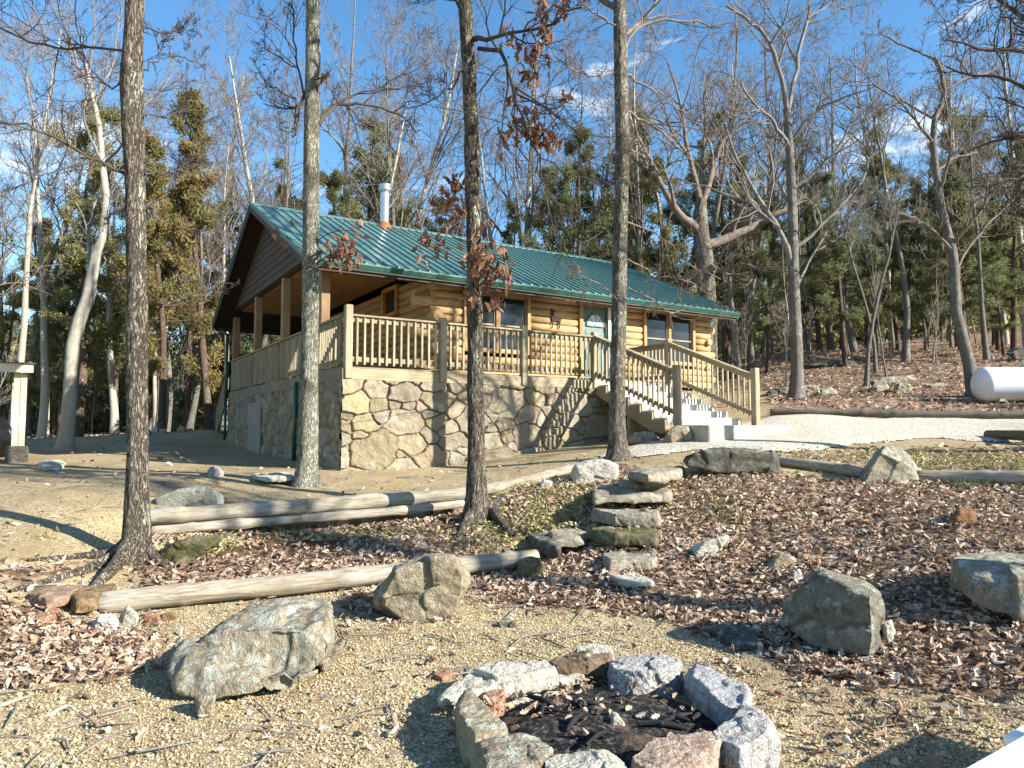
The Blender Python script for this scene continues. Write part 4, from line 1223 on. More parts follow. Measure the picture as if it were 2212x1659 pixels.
# evergreens by crown top: (px, top py, depth, kind, label, group)
GE = 'evergreens standing behind the cabin'
specs = [
 (172,205,24,'o','olive evergreen with an open ragged crown behind the leaning white tree'),
 (352,288,23,'r','pointed rust-brown evergreen close right of the thick front oak'),
 (455,212,25,'r','broad rust-brown evergreen next to the porch gable peak'),
 (410,330,30,'g',None),(250,360,30,'g',None),(60,470,33,'o',None),(130,520,27,'g',None),(330,470,32,'g',None),(480,420,34,'g',None),
 (645,330,31,'g',None),(765,250,30,'g',None),(850,340,33,'o',None),(915,420,35,'g',None),(960,500,31,'g',None),(710,380,36,'o',None),(820,300,38,'g',None),
 (1110,430,33,'g',None),(1180,370,36,'o',None),(1245,292,31,'g',None),(1300,330,34,'g',None),(1345,250,37,'g',None),(1385,190,35,'g',None),(1440,350,31,'o',None),(1475,320,36,'g',None),
 (1570,255,38,'g',None),(1625,330,33,'o',None),(1660,420,29,'g',None),(1775,300,33,'g',None),(1830,370,28,'g',None),(1880,262,38,'g',None),(1945,350,33,'o',None),(2005,300,36,'g',None),(2080,330,31,'g',None),(2135,150,34,'g',None),(2195,290,29,'g',None),(2270,250,33,'g',None),(1590,480,41,'r',None),(1900,480,30,'g',None),(2040,470,42,'r',None),(1740,470,42,'g',None),
]
for n, (px, py, Y, kd, lb) in enumerate(specs):
    x = (px - CX) / F_PX * Y
    while incabin(x, Y): Y += 2.5; x = (px - CX) / F_PX * Y
    h = top_h(px, py, Y)
    if lb is None:
        if px < 600: lb, g = 'dark green evergreen in the woods left of the cabin', 'evergreens left of the cabin'
        elif px < 1500: lb, g = 'dark green evergreen rising behind the cabin roof', 'evergreens behind the roof'
        else: lb, g = 'dark green evergreen in the woods on the slope right of the cabin', 'evergreens on the slope'
        if kd == 'o': lb = lb.replace('dark green', 'olive green')
        if kd == 'r': lb = lb.replace('dark green', 'rusty brown'); g = 'rusty ' + g
    else: g = None
    pr = RUST if kd == 'r' else (EVER[:2] if kd == 'g' else EVER[2:])
    plant('evergreen_tree', pr, n, x, Y, max(h, 3.5), 10 if kd == 'r' else 11, lb, 'tree', g, BARK_CEDAR, NEEDLE, wide=random.uniform(.85, 1.15))

bares = [(595,150,30),(705,120,33),(835,140,31),(780,210,27),(1085,190,34),(1175,260,30),(905,230,34),(1470,110,34),(1590,120,36),(1625,190,31),(1850,60,31),(1935,120,34),(2085,120,33),(1960,30,28),(1650,50,36),(30,60,21),(95,140,25),(60,230,28),(-30,150,20),(250,120,27),(330,240,32),(520,300,33),(640,220,36),(1290,150,36),(1390,120,33),(1530,60,31),(1800,150,38),(2180,190,35),(2230,60,30),
  (740,60,40),(560,240,28),(870,60,38),(1130,90,38),(15,330,30),(1240,120,33),(450,180,36)]
for n, (px, py, Y) in enumerate(bares):
    x = (px - CX) / F_PX * Y
    while incabin(x, Y): Y += 2.5; x = (px - CX) / F_PX * Y
    h = top_h(px, py, Y)
    if px < 560: lb, g = 'tall bare grey tree in the woods left of the cabin', 'bare trees left of the cabin'
    elif px < 1400: lb, g = 'tall bare grey tree showing above the cabin roof', 'bare trees behind the roof'
    else: lb, g = 'tall bare grey tree on the slope right of the cabin', 'bare trees on the slope'
    plant('bare_tree', BARE, n, x, Y, h, 13, lb, 'tree', g, BARK_GREY if n % 3 else BARK_PALE, TWIG_PALE if n % 2 else TWIG, wide=random.uniform(.8, 1.1), tilt=.03)

# trunks of the open wood on the slope and on the left, thinner trees between
rr_ = random.Random(5)
spots = []
def far_ok(x, y, d):
    return all((x - a) ** 2 + (y - b) ** 2 > d * d for a, b in spots)
n = 0
while n < 62:
    Y = rr_.uniform(24, 46); px = rr_.uniform(1560, 2330); x = (px - CX) / F_PX * Y
    if incabin(x, Y) or not far_ok(x, Y, .9): continue
    spots.append((x, Y)); n += 1
    if n % 4 == 0:
        plant('evergreen_tree', EVER, n, x, Y, rr_.uniform(4, 8), 11, 'small green evergreen among the trunks on the leafy slope', 'tree', 'young evergreens on the slope', BARK_CEDAR, NEEDLE, wide=1.15)
    elif n % 4 == 1:
        plant('bare_tree', BARE, n, x, Y, rr_.uniform(7, 11), 13, 'slender bare tree among the trunks on the leafy slope', 'tree', 'slender bare trees on the slope', BARK_GREY, TWIG, tilt=.05)
    else:
        plant('sapling', SAP, n, x, Y, rr_.uniform(2.5, 6), 5, 'thin grey sapling on the leafy slope behind the driveway', 'sapling', 'saplings on the slope', BARK_PALE if n % 3 else BARK_GREY, TWIG_PALE, tilt=.08)
n = 0
while n < 52:
    Y = rr_.uniform(22, 44); px = rr_.uniform(-120, 620); x = (px - CX) / F_PX * Y
    if incabin(x, Y) or not far_ok(x, Y, .8): continue
    spots.append((x, Y)); n += 1
    if n % 3 == 0:
        plant('evergreen_tree', EVER, n, x, Y, rr_.uniform(4, 9), 11, 'small green evergreen at the edge of the woods left of the cabin', 'tree', 'young evergreens left of the cabin', BARK_CEDAR, NEEDLE, wide=1.2)
    elif n % 3 == 1:
        plant('bare_tree', BARE, n, x, Y, rr_.uniform(7, 12), 13, 'slender bare tree at the edge of the woods left of the cabin', 'tree', 'slender bare trees left of the cabin', BARK_GREY, TWIG, tilt=.05)
    else:
        plant('sapling', SAP, n, x, Y, rr_.uniform(2.5, 6), 5, 'thin grey sapling at the edge of the woods left of the cabin', 'sapling', 'saplings left of the cabin', BARK_PALE if n % 2 else BARK_GREY, TWIG_PALE, tilt=.1)

# trees of the same wood standing to the right of and behind the viewpoint (they shade the clearing)
for n, (x, y, h) in enumerate([(10.5,2.4,13),(4.5,-8,13),(-3,-9,13),(-8,-7,12)]):
    plant('bare_tree', BARE, n, x, y, h, 13, 'bare tree of the clearing standing out of view', 'tree', 'bare trees around the clearing', BARK_GREY, TWIG, wide=1.3)

for n, (x, y, h) in enumerate([(30,5,9),(26,1.5,8.5),(34,9,10),(31,-1,9),(38,5,10),(25,-3,8),(36,0,9),(41,10,10)]):
    plant('bare_tree' if n % 2 else 'evergreen_tree', BARE if n % 2 else EVER, n, x, y, h, 13 if n % 2 else 11, ('bare tree' if n % 2 else 'green evergreen') + ' far out of view beyond the driveway', 'tree', ('bare trees' if n % 2 else 'evergreens') + ' beyond the driveway', BARK_GREY if n % 2 else BARK_CEDAR, TWIG if n % 2 else NEEDLE, wide=1.2)

# far woods behind everything: one mass
def forest_mass():
    rng = np.random.default_rng(77)
    parts, cols = [], []
    fol_V, fol_F, fol_C, b = [], [], [], 0
    n = 0
    while n < 330:
        Y = rng.uniform(44, 95); px = rng.uniform(-250, 2450); x = (px - CX) / F_PX * Y
        n += 1
        z = h1(x, Y)
        h = rng.uniform(8, 13) if rng.uniform() < .5 else rng.uniform(5, 9)
        P, Rr = grow(np.array([[x, Y, z - .2]]), np.array([[rng.normal(0, .08), rng.normal(0, .08), 1]]), np.array([h]), np.array([rng.uniform(.07, .16)]), rng, k=6, wander=.05, trop=.1, tip=.15)
        parts.append(tubes(P, Rr, 5))
        p, d, L, r = sprout(P, Rr, 12, rng, fmin=.25, lr=(.15, .33), upb=.35)
        Pl, Rl = grow(p, d, L, np.maximum(r, .02), rng, k=4, minr=.014)
        parts.append(tubes(Pl, Rl, 3))
        p, d, L, r = sprout(Pl, Rl, 4, rng, fmin=.3, lr=(.35, .6), upb=.2)
        P2, R2 = grow(p, d, L, np.maximum(r, .014), rng, k=3, minr=.012)
        parts.append(tubes(P2, R2, 3))
        if rng.uniform() < .5:
            c = P2[:, 1:].reshape(-1, 3); c = np.repeat(c, 4, 0) + rng.normal(0, .22, (len(c) * 4, 3))
            V_, F_, C_ = spray(c, unit(rng.normal(0, 1, c.shape)), rng, .42, .085, np.full(len(c), rng.normal(.15, .2)), [GREENPAL, GREENPAL, OLIVEPAL, OLIVEPAL, RUSTPAL][rng.integers(0, 5)], nb=2)
            fol_V.append(V_); fol_F.append(F_ + b); fol_C.append(C_); b += len(V_)
    V, Fq = merge(parts)
    colb = np.tile(np.array([[.27, .245, .205]]), (len(V), 1))
    FV = np.concatenate([V] + fol_V); FC = np.concatenate([colb] + fol_C)
    FF = np.concatenate(Fq + [f + len(V) for f in fol_F])
    return mesh_np('far_woods', FV, FF, {'col': FC})
link('far_woods', forest_mass(), NEEDLE, kind='stuff', label='mass of mixed woods far behind the cabin and slope', cat='woods')

# brush and low evergreen growth that closes the view between the trunks: nobody could count it
def underbrush():
    rng = np.random.default_rng(51)
    Vs, Fs, Cs, b = [], [], [], 0
    for n in range(380):
        if n % 5 < 3: px, Y = rng.uniform(-250, 620), rng.uniform(34, 62)
        else: px, Y = rng.uniform(1480, 2400), rng.uniform(44, 70)
        x = (px - CX) / F_PX * Y
        if incabin(x, Y): continue
        h = rng.uniform(1.2, 6.5); w = rng.uniform(.7, 1.6); m = int(85 + 40 * h)
        t = rng.uniform(0, 1, m); a = rng.uniform(0, 6.28, m); rr = w * np.sqrt(rng.uniform(0, 1, m)) * (1.1 - .75 * t)
        c = np.stack([x + rr * np.cos(a), Y + rr * np.sin(a), h1(x, Y) + t * h], 1)
        pal = np.array([GREENPAL, GREENPAL, OLIVEPAL, OLIVEPAL, RUSTPAL][rng.integers(0, 5)]) * 1.45
        V_, F_, C_ = spray(c, unit(rng.normal(0, 1, c.shape)), rng, .4, .075, np.full(m, rng.normal(.05, .25)) + .3 * (t - .5), pal, nb=2)
        Vs.append(V_); Fs.append(F_ + b); Cs.append(C_); b += len(V_)
    return mesh_np('underbrush', np.concatenate(Vs), np.concatenate(Fs), {'col': np.concatenate(Cs)})
link('underbrush', underbrush(), NEEDLE, kind='stuff', label='low green and rusty brush closing the view between the trunks', cat='brush')
# ================================================================ rocks
TAN = rock_mat('sandstone_tan', (.30, .25, .165), (.40, .345, .24), (.22, .18, .12), lich=.55)
TANM = rock_mat('sandstone_lichen', (.26, .22, .155), (.38, .33, .24), (.17, .14, .095), lichen=(.42, .46, .40), lich=.75, moss=.1)
GREYR = rock_mat('granite_grey', (.43, .42, .40), (.56, .55, .525), (.34, .33, .315), lich=0, speckle=.55)
BLUER = rock_mat('slate_blue_grey', (.40, .40, .40), (.53, .53, .53), (.33, .33, .335), lich=0, speckle=.25)
DARKR = rock_mat('rock_dark_mossy', (.10, .095, .075), (.17, .16, .13), (.07, .065, .05), lich=.55, moss=.45, lichen=(.30, .33, .27))
REDR = rock_mat('sandstone_red', (.34, .17, .10), (.44, .27, .18), (.26, .13, .085), lich=.1)
PALER = rock_mat('limestone_pale', (.52, .49, .40), (.62, .59, .50), (.42, .38, .29), lich=.3)
QUARTZ = rock_mat('white_quartz', (.62, .61, .58), (.74, .73, .70), (.40, .35, .26), lich=0)
DARKT2 = rock_mat('layered_dark', (.20, .185, .14), (.30, .28, .22), (.14, .13, .10), lich=.6, moss=.35, lichen=(.42, .44, .38))
STEPR = rock_mat('step_stone', (.30, .26, .19), (.40, .36, .27), (.22, .18, .13), lich=.5, moss=.08)
MOSSR = rock_mat('mossy_ledge', (.20, .17, .11), (.28, .24, .16), (.13, .11, .07), lich=.2, moss=.85)

def hull_bm(points):
    bm = bmesh.new()
    for p in points: bm.verts.new(p)
    r = bmesh.ops.convex_hull(bm, input=bm.verts[:])
    bmesh.ops.delete(bm, geom=[g for g in set(r['geom_interior'] + r['geom_unused']) if isinstance(g, bmesh.types.BMVert)], context='VERTS')
    return bm

def finish_rock(name, hulls, mat, res, amp, seed, label, cat, group, smooth, strata, parent=None, freq=2.2, facets=14, chip=.55):
    me = bpy.data.meshes.new('raw')
    allp = np.concatenate([np.array(h) for h in hulls])
    size = (allp.max(0) - allp.min(0)).max()
    o0 = np.array([allp[:, 0].mean(), allp[:, 1].mean(), allp[:, 2].min()])
    bm = bmesh.new()
    for h in hulls:
        hb = hull_bm([tuple(p - o0) for p in h]); t = bpy.data.meshes.new('t'); hb.to_mesh(t); hb.free(); bm.from_mesh(t); bpy.data.meshes.remove(t)
    bm.to_mesh(me); bm.free()
    o = bpy.data.objects.new('raw', me); COL.objects.link(o)
    md = o.modifiers.new('r', 'REMESH'); md.mode = 'VOXEL'; md.voxel_size = size / (res * 1.45)
    dg = bpy.context.evaluated_depsgraph_get(); ev = o.evaluated_get(dg); m2 = bpy.data.meshes.new_from_object(ev)
    bpy.data.objects.remove(o); bpy.data.meshes.remove(me)
    b = bmesh.new(); b.from_mesh(m2)
    for _ in range(smooth): bmesh.ops.smooth_vert(b, verts=b.verts[:], factor=.5, use_axis_x=True, use_axis_y=True, use_axis_z=True)
    b.normal_update()
    V = np.array([v.co for v in b.verts]); N = np.array([v.normal for v in b.verts])
    s = 1.0 / size
    rg = np.random.default_rng(seed * 7 + 1)
    ext = V.max(0) - V.min(0) + 1e-6; cen = V.mean(0)
    for _ in range(facets):
        d = rg.normal(0, 1, 3) / ext; d = d / np.linalg.norm(d)
        q = (V - cen) @ d; lim = np.quantile(q, rg.uniform(.94, .99))
        V = V - np.clip(q - lim, 0, None)[:, None] * d * .9
    # broken faces: every cell of the stone carries its own small offset and tilt
    K = int(rg.integers(11, 17)); seeds = V[rg.integers(0, len(V), K)]; wv = V + size * .05 * np.stack([fbm(V * s * 4 + q, 3, seed + q) for q in range(3)], 1)
    dd = np.linalg.norm(wv[:, None] - seeds[None], axis=2); oo = np.argsort(dd, 1)[:, :2]
    c0, c1_ = oo[:, 0], oo[:, 1]; e = np.take_along_axis(dd, oo, 1); e = (e[:, 1] - e[:, 0]) / size
    offc = rg.normal(0, .011 * chip, K) * size; tl = rg.normal(0, .10 * chip, (K, 3))
    blend = np.clip(.5 + e / .03, .5, 1)
    pl = lambda c_: offc[c_] + ((V - seeds[c_]) * tl[c_]).sum(1)
    chipd = pl(c0) * blend + pl(c1_) * (1 - blend)
    onp = rg.uniform(0, 1, (K, K)) < .38; onp = onp | onp.T
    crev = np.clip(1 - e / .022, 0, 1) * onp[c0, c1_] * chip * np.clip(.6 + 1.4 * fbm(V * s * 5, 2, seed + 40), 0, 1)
    n1 = fbm(V * s * freq + seed * 3.7, 5, seed, .55)
    n2 = 1 - 2 * np.abs(fbm(V * s * freq * 2.2 + seed * 1.3, 3, seed + 9))
    D = amp * size * (n1 * 1.5 + n2 * .6 + .5 * fbm(V * s * freq * 5.5 + seed, 3, seed + 17, .6)) + .005 * size * fbm(V * s * 22, 2, seed + 31)
    D = D + chipd - .018 * size * crev
    if strata:
        ax = np.array(strata[:3]); q = V @ ax * s * strata[3] + .5 * fbm(V * s * 3, 2, seed + 4)
        sw = np.abs((q % 1.0) - .5) * 2
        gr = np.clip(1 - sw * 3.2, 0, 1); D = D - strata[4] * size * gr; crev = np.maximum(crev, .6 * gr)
    V2 = V + N * D[:, None]
    for v, c in zip(b.verts, V2): v.co = c
    for f in b.faces: f.smooth = True
    b.to_mesh(m2); b.free(); m2.name = name
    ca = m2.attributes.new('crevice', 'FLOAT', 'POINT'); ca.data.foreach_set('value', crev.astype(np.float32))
    return link(name, m2, mat, parent, loc=o0, label=label, cat=cat, group=group)

def boulder(name, label, lobes, mat, base=None, res=46, amp=.02, seed=1, smooth=2, strata=None, cat='rock', group=None, D=None, freq=2.2, sink=.06, facets=7):
    """lobes: (outline px list, near offset, thickness, near shrink, far shrink)"""
    if D is None:
        if base is None:
            o = np.array([q[:2] for q in lobes[0][0]], float); j = np.argsort(-o[:, 1])[:2]; base = o[j].mean(0)
        D = gp(*base)[1]
    hulls = []
    for out, off, th, sf, sb in lobes:
        P = []
        if th is None:
            hulls.append(np.array([at(px, py, D + off + dy) for px, py, dy in out])); continue
        for Y, sc in ((D + off, sf), (D + off + th * .4, 1.0), (D + off + th, sb)):
            ring = np.array([at(px, py, Y) for px, py in out]); c = ring.mean(0)
            ring = c + (ring - c) * sc
            if sc != 1.0: ring[:, 2] = np.where(ring[:, 2] < c[2], ring[:, 2] - sink, ring[:, 2])
            P.append(ring)
        hulls.append(np.concatenate(P))
    return finish_rock(name, hulls, mat, res, amp, seed, label, cat, group, smooth, strata, freq=freq, facets=facets)

def slab(name, label, top, thick, mat, z=None, h=.1, flare=1.06, res=44, amp=.014, seed=1, smooth=1, strata=None, cat='rock', group=None, tilt=None, freq=2.6, facets=6):
    """top: px outline of its upper face, lying at ground + h (or z)"""
    o = np.array(top, float); c = o.mean(0)
    if z is None:
        g = gp(c[0], c[1]); z = g[2] + h
    T_ = np.array([on_z(px, py, z) for px, py in top])
    cc = T_.mean(0)
    if tilt is not None: T_[:, 2] += (T_[:, 0] - cc[0]) * tilt[0] + (T_[:, 1] - cc[1]) * tilt[1]
    Bm = cc + (T_ - cc) * flare; Bm[:, 2] = T_[:, 2] - thick
    mid = cc + (T_ - cc) * (1 + (flare - 1) * .7); mid[:, 2] = T_[:, 2] - thick * .35
    return finish_rock(name, [np.concatenate([T_, mid, Bm])], mat, res, amp, seed, label, cat, group, smooth, strata, freq=freq, facets=facets)

# ---- boulders of the clearing
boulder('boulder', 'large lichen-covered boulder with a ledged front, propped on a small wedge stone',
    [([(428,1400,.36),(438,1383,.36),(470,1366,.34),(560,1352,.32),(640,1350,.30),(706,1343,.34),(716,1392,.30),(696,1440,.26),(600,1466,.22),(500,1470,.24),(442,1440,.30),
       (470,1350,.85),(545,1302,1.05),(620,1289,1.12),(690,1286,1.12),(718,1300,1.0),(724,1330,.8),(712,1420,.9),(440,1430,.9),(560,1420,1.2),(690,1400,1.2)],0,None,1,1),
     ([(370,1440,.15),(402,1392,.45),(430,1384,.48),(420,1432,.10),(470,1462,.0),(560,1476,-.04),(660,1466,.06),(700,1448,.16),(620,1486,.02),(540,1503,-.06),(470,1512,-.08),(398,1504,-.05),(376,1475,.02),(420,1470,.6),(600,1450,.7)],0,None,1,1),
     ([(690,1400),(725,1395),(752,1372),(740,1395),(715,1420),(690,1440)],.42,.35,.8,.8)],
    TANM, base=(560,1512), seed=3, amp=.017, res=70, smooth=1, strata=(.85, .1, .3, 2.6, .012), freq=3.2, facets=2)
boulder('prop_stone', 'small pointed tan wedge stone under the near end of the large lichen-covered boulder',
    [([(418,1500),(468,1498),(462,1525),(440,1556),(428,1545)],0,.16,.8,.8)], TAN, base=(440,1553), seed=5, amp=.012, res=26, smooth=1)
boulder('boulder', 'upright tan boulder with a rounded face leaning against the lower border log',
    [([(812,1275),(850,1222),(900,1203),(945,1195),(990,1202),(1012,1225),(1014,1262),(1000,1295),(975,1322),(930,1343),(880,1345),(835,1335),(815,1310)],0,.6,.84,.7)],
    TAN, base=(890,1346), seed=8, amp=.02, res=60, smooth=1, strata=(.5, .3, .75, 3, .01), facets=12)
boulder('boulder', 'dark mossy block of layered rock with a pale sunlit edge near the fire ring',
    [([(1694,1303,.60),(1694,1338,.58),(1706,1362,.52),(1760,1404,.30),(1830,1428,.12),(1895,1439,.0),(1880,1288,.03),(1768,1238,.42),(1735,1262,.5),
       (1909,1274,.24),(1912,1310,.24),(1909,1398,.20),(1906,1438,.08),(1778,1227,.66),(1845,1244,.50),(1720,1340,.95),(1880,1390,.75),(1890,1300,.7)],0,None,1,1)],
    DARKT2, base=(1885,1441), seed=12, amp=.013, res=58, smooth=1, strata=(-.42, -.1, .9, 4.2, .022))
boulder('rock', 'pale rounded stone tucked behind the dark layered block', [([(1908,1345),(1925,1340),(1932,1365),(1930,1400),(1908,1410)],.1,.2,.8,.8)], PALER, base=(1915,1412), seed=13, amp=.015, res=24)
boulder('boulder', 'pyramid-shaped grey boulder sitting on the border log above the leafy bank',
    [([(1850,1040),(1862,1015),(1890,985),(1910,966),(1940,966),(1965,985),(1985,1010),(2003,1042)],0,.8,.86,.6)], TANM, base=(1920,1046), seed=15, amp=.016, res=44, smooth=2, sink=.12)
boulder('flat_boulder', 'long flat dark mossy boulder at the head of the leafy bank beside the steps',
    [([(1475,985),(1500,977),(1560,968),(1640,972),(1680,978),(1686,1000),(1684,1026),(1600,1022),(1530,1008),(1500,1000),(1478,998)],0,.6,.92,.85)], DARKR, base=(1660,1028), seed=17, amp=.014, res=60, smooth=1, strata=(0, .1, 1, 2.5, .01))
boulder('rock', 'jagged pale sunlit rock against the foot of the slim oak by the stair',
    [([(1232,1012),(1262,998),(1300,992),(1335,1005),(1338,1025),(1310,1040),(1296,1046),(1236,1045)],0,.45,.85,.7)], PALER, base=(1275,1047), seed=19, amp=.03, res=40, smooth=1)
boulder('flat_boulder', 'pale flat grey-green boulder behind the upper border log next to the thick oak',
    [([(330,1078),(380,1058),(440,1050),(482,1060),(485,1088),(480,1096),(400,1105),(330,1108)],0,.5,.92,.85)], rock_mat('rock_grey_green', (.34,.34,.28), (.42,.42,.35), (.27,.26,.20), lich=.7), base=(400,1108), D=9.15, seed=21, amp=.01, res=46, smooth=1)
# stone steps up the bank
for n, (lb, poly, hh, th, mt) in enumerate([
    ('topmost thin stone step beside the dark flat boulder', [(1338,1038),(1370,1030),(1430,1036),(1432,1044),(1345,1044)], .02, .08, STEPR),
    ('broad sunlit stone step, second from the top of the bank', [(1282,1056),(1310,1046),(1400,1047),(1446,1054),(1442,1063),(1290,1066)], .035, .12, STEPR),
    ('thick stone step with a rounded front in the middle of the bank', [(1283,1102),(1300,1096),(1400,1098),(1422,1103),(1418,1112),(1330,1110)], .035, .14, STEPR),
    ('long moss-covered ledge step below the thick rounded step', [(1270,1143),(1320,1130),(1400,1132),(1424,1145),(1415,1156),(1330,1152)], .03, .12, MOSSR),
    ('low leaf-strewn stone step near the bottom of the flight', [(1302,1200),(1330,1188),(1400,1190),(1422,1200),(1410,1210),(1320,1211)], .03, .14, STEPR),
    ('pale flat stone lying below the lowest step', [(1310,1238),(1325,1230),(1360,1233),(1410,1252),(1405,1258),(1340,1256)], .03, .045, PALER)]):
    slab('stone_step', lb, poly, th, mt, h=hh, seed=40 + n, amp=.012, res=50, cat='stone step', smooth=1)
slab('rock', 'dark slanting slab half buried left of the stone steps', [(1130,1146),(1160,1142),(1210,1165),(1205,1180),(1165,1170)], .12, DARKR, h=.04, seed=47)
slab('rock', 'brown slab half buried beside the mossy ledge step', [(1190,1150),(1220,1143),(1262,1148),(1260,1162),(1200,1162)], .1, STEPR, h=.05, seed=48)
# single rocks on the leafy bank
boulder('rock', 'cracked pale rock with a split face on the leafy bank right of the steps', [([(1495,1182),(1530,1166),(1572,1154),(1577,1160),(1545,1190),(1520,1212),(1500,1205)],0,.22,.85,.8)], PALER, seed=50, amp=.02, res=34, smooth=1)
boulder('rock', 'mid-size tan rock lying behind the dark layered block', [([(1666,1214),(1685,1196),(1705,1196),(1724,1215),(1722,1228),(1690,1234),(1668,1230)],0,.28,.85,.75)], TAN, seed=51, amp=.02, res=32)
boulder('rock', 'small angular grey rock touching the back of the dark layered block', [([(1710,1232),(1728,1230),(1734,1250),(1730,1268),(1716,1255)],0,.14,.85,.8)], GREYR, seed=52, amp=.02, res=24)
boulder('rock', 'little white stone alone on the leaves below the bank', [([(1618,1284),(1630,1279),(1640,1284),(1638,1292),(1622,1293)],0,.08,.8,.8)], QUARTZ, seed=53, amp=.02, res=20)
slab('flat_rock', 'dark flat wet-looking rock on the gravel between the bank and the fire ring', [(1530,1352),(1570,1346),(1625,1348),(1634,1362),(1630,1385),(1600,1388),(1560,1368)], .12, DARKR, h=.06, seed=54, res=40)
boulder('rock', 'two-tone pinkish pebble beside the dark flat rock', [([(1634,1360),(1646,1354),(1652,1362),(1650,1372),(1638,1372)],0,.08,.8,.8)], REDR, seed=55, amp=.02, res=18)
boulder('rock', 'brown rock poking out of the leaves high on the right of the bank', [([(2050,1140),(2062,1108),(2085,1092),(2108,1108),(2112,1130),(2090,1142)],0,.3,.85,.75)], rock_mat('rock_brown', (.22,.12,.06), (.32,.18,.09), (.15,.08,.04), lich=.1), seed=56, amp=.02, res=32)
slab('flat_boulder', 'broad tan slab with lichen at the right end of the leafy bank', [(2056,1205),(2090,1194),(2150,1190),(2230,1200),(2280,1225),(2230,1245),(2150,1240),(2090,1228)], .28, TANM, h=.14, seed=57, res=56)
boulder('boulder', 'rounded mossy boulder in front of the broad tan slab', [([(2130,1262),(2150,1248),(2212,1240),(2290,1260),(2300,1310),(2230,1345),(2170,1335),(2135,1310)],0,.6,.85,.75)], rock_mat('rock_mossy_tan', (.17,.15,.10), (.26,.235,.17), (.11,.10,.065), lich=.5, moss=.5), seed=58, amp=.02, res=46)
boulder('rock', 'white lumpy quartz rock at the cut end of the lower border log', [([(200,1345),(215,1328),(240,1325),(254,1340),(254,1358),(235,1370),(205,1366)],0,.2,.85,.8)], QUARTZ, seed=60, amp=.045, res=36)
boulder('rock', 'pale pointed tan stone leaning on the cut end of the lower border log', [([(256,1345),(262,1325),(276,1306),(296,1326),(300,1335),(285,1344)],.05,.14,.85,.8)], PALER, D=5.93, seed=61, amp=.015, res=26, smooth=1)
boulder('rock', 'low tan stone under the pale pointed stone', [([(256,1352),(275,1345),(292,1348),(296,1362),(280,1370),(262,1366)],0,.12,.85,.8)], TAN, seed=62, amp=.02, res=24)
boulder('rock', 'orange-brown stone wedged under the lower border log near its cut end', [([(302,1345),(312,1328),(345,1330),(350,1345),(335,1354),(308,1354)],.05,.14,.85,.8)], REDR, seed=63, amp=.02, res=24)
boulder('rock', 'brown stone under the lower border log, second from its cut end', [([(338,1335),(350,1325),(385,1322),(384,1334),(365,1348),(348,1346)],.05,.14,.85,.8)], rock_mat('rock_ochre', (.27,.17,.08), (.36,.25,.13), (.2,.12,.06), lich=.1), seed=64, amp=.02, res=24)
slab('flat_rock', 'reddish slab set in the slope below the oak roots', [(62,1282),(95,1266),(165,1257),(172,1264),(150,1280),(105,1290)], .10, rock_mat('red_dusty', (.30,.20,.14), (.38,.28,.20), (.22,.14,.09), lich=.1, moss=.15), h=.035, seed=65)
slab('flat_rock', 'mossy reddish stone between the oak roots', [(150,1280),(190,1264),(250,1258),(245,1272),(200,1290),(165,1294)], .12, rock_mat('red_moss', (.26,.16,.09), (.34,.22,.13), (.2,.12,.07), lich=.1, moss=.4), h=.05, seed=66)
slab('flat_rock', 'thin orange flagstone lying on leaves beside the oak roots', [(75,1330),(95,1316),(125,1312),(128,1322),(100,1335),(80,1336)], .06, REDR, h=.03, seed=67)
boulder('rock', 'flat mossy ledge of rock beside the foot of the thick oak', [([(335,1195),(370,1175),(420,1160),(480,1158),(470,1175),(420,1195),(385,1225),(350,1220)],0,.3,.85,.8)], MOSSR, seed=68, amp=.02, res=40)
boulder('mossy_stump', 'short moss-covered stump under the end of the lower border log', [([(1118,1215),(1135,1204),(1165,1206),(1174,1225),(1168,1250),(1130,1252),(1118,1240)],0,.25,.85,.8)], MOSSR, seed=69, amp=.03, res=34, cat='stump')
boulder('stump', 'low grey cut stump on the gravel left of the porch', [([(448,1018),(456,1008),(476,1010),(484,1022),(470,1030),(450,1030)],0,.3,.85,.85)], GREYR, seed=70, amp=.03, res=28, cat='stump')
slab('flat_rock', 'thin pale flagstone beside the low grey stump', [(545,1024),(590,1020),(640,1024),(630,1030),(560,1031)], .07, PALER, h=.03, seed=71)
slab('flat_rock', 'pale flat stone near the shelter post', [(85,1000),(120,996),(140,1000),(130,1007),(95,1008)], .08, PALER, h=.03, seed=72)
boulder('rock', 'low rounded tan rock under the stair beside the concrete pad', [([(1352,948),(1370,934),(1405,932),(1425,945),(1428,960),(1355,960)],0,.4,.85,.8)], TAN, seed=73, amp=.02, res=32)
boulder('rock', 'larger rounded tan rock leaning at the stair post beside the concrete pad', [([(1432,958),(1440,935),(1460,922),(1485,920),(1502,938),(1506,958),(1470,962)],-.1,.35,.85,.8)], TAN, seed=74, amp=.02, res=34)
slab('flat_rock', 'dark flat stone between the pale rock and the long dark boulder', [(1360,1016),(1400,1010),(1450,1004),(1475,1006),(1470,1016),(1400,1022)], .12, STEPR, h=.06, seed=75)
boulder('rock', 'small grey stone below the bright border log', [([(1160,1052),(1175,1036),(1192,1040),(1194,1055),(1178,1060)],0,.16,.85,.8)], PALER, seed=76, amp=.03, res=26)
slab('rock', 'small brick-red stone on the gravel left of the fire ring', [(935,1455),(948,1444),(975,1442),(978,1454),(955,1464)], .05, REDR, h=.03, seed=77, res=28)
boulder('rock', 'dark knobbly stone on the gravel between the two tan boulders and the ring', [([(1075,1345),(1095,1338),(1115,1344),(1110,1355),(1085,1358)],0,.08,.85,.8)], DARKR, seed=78, amp=.04, res=24)
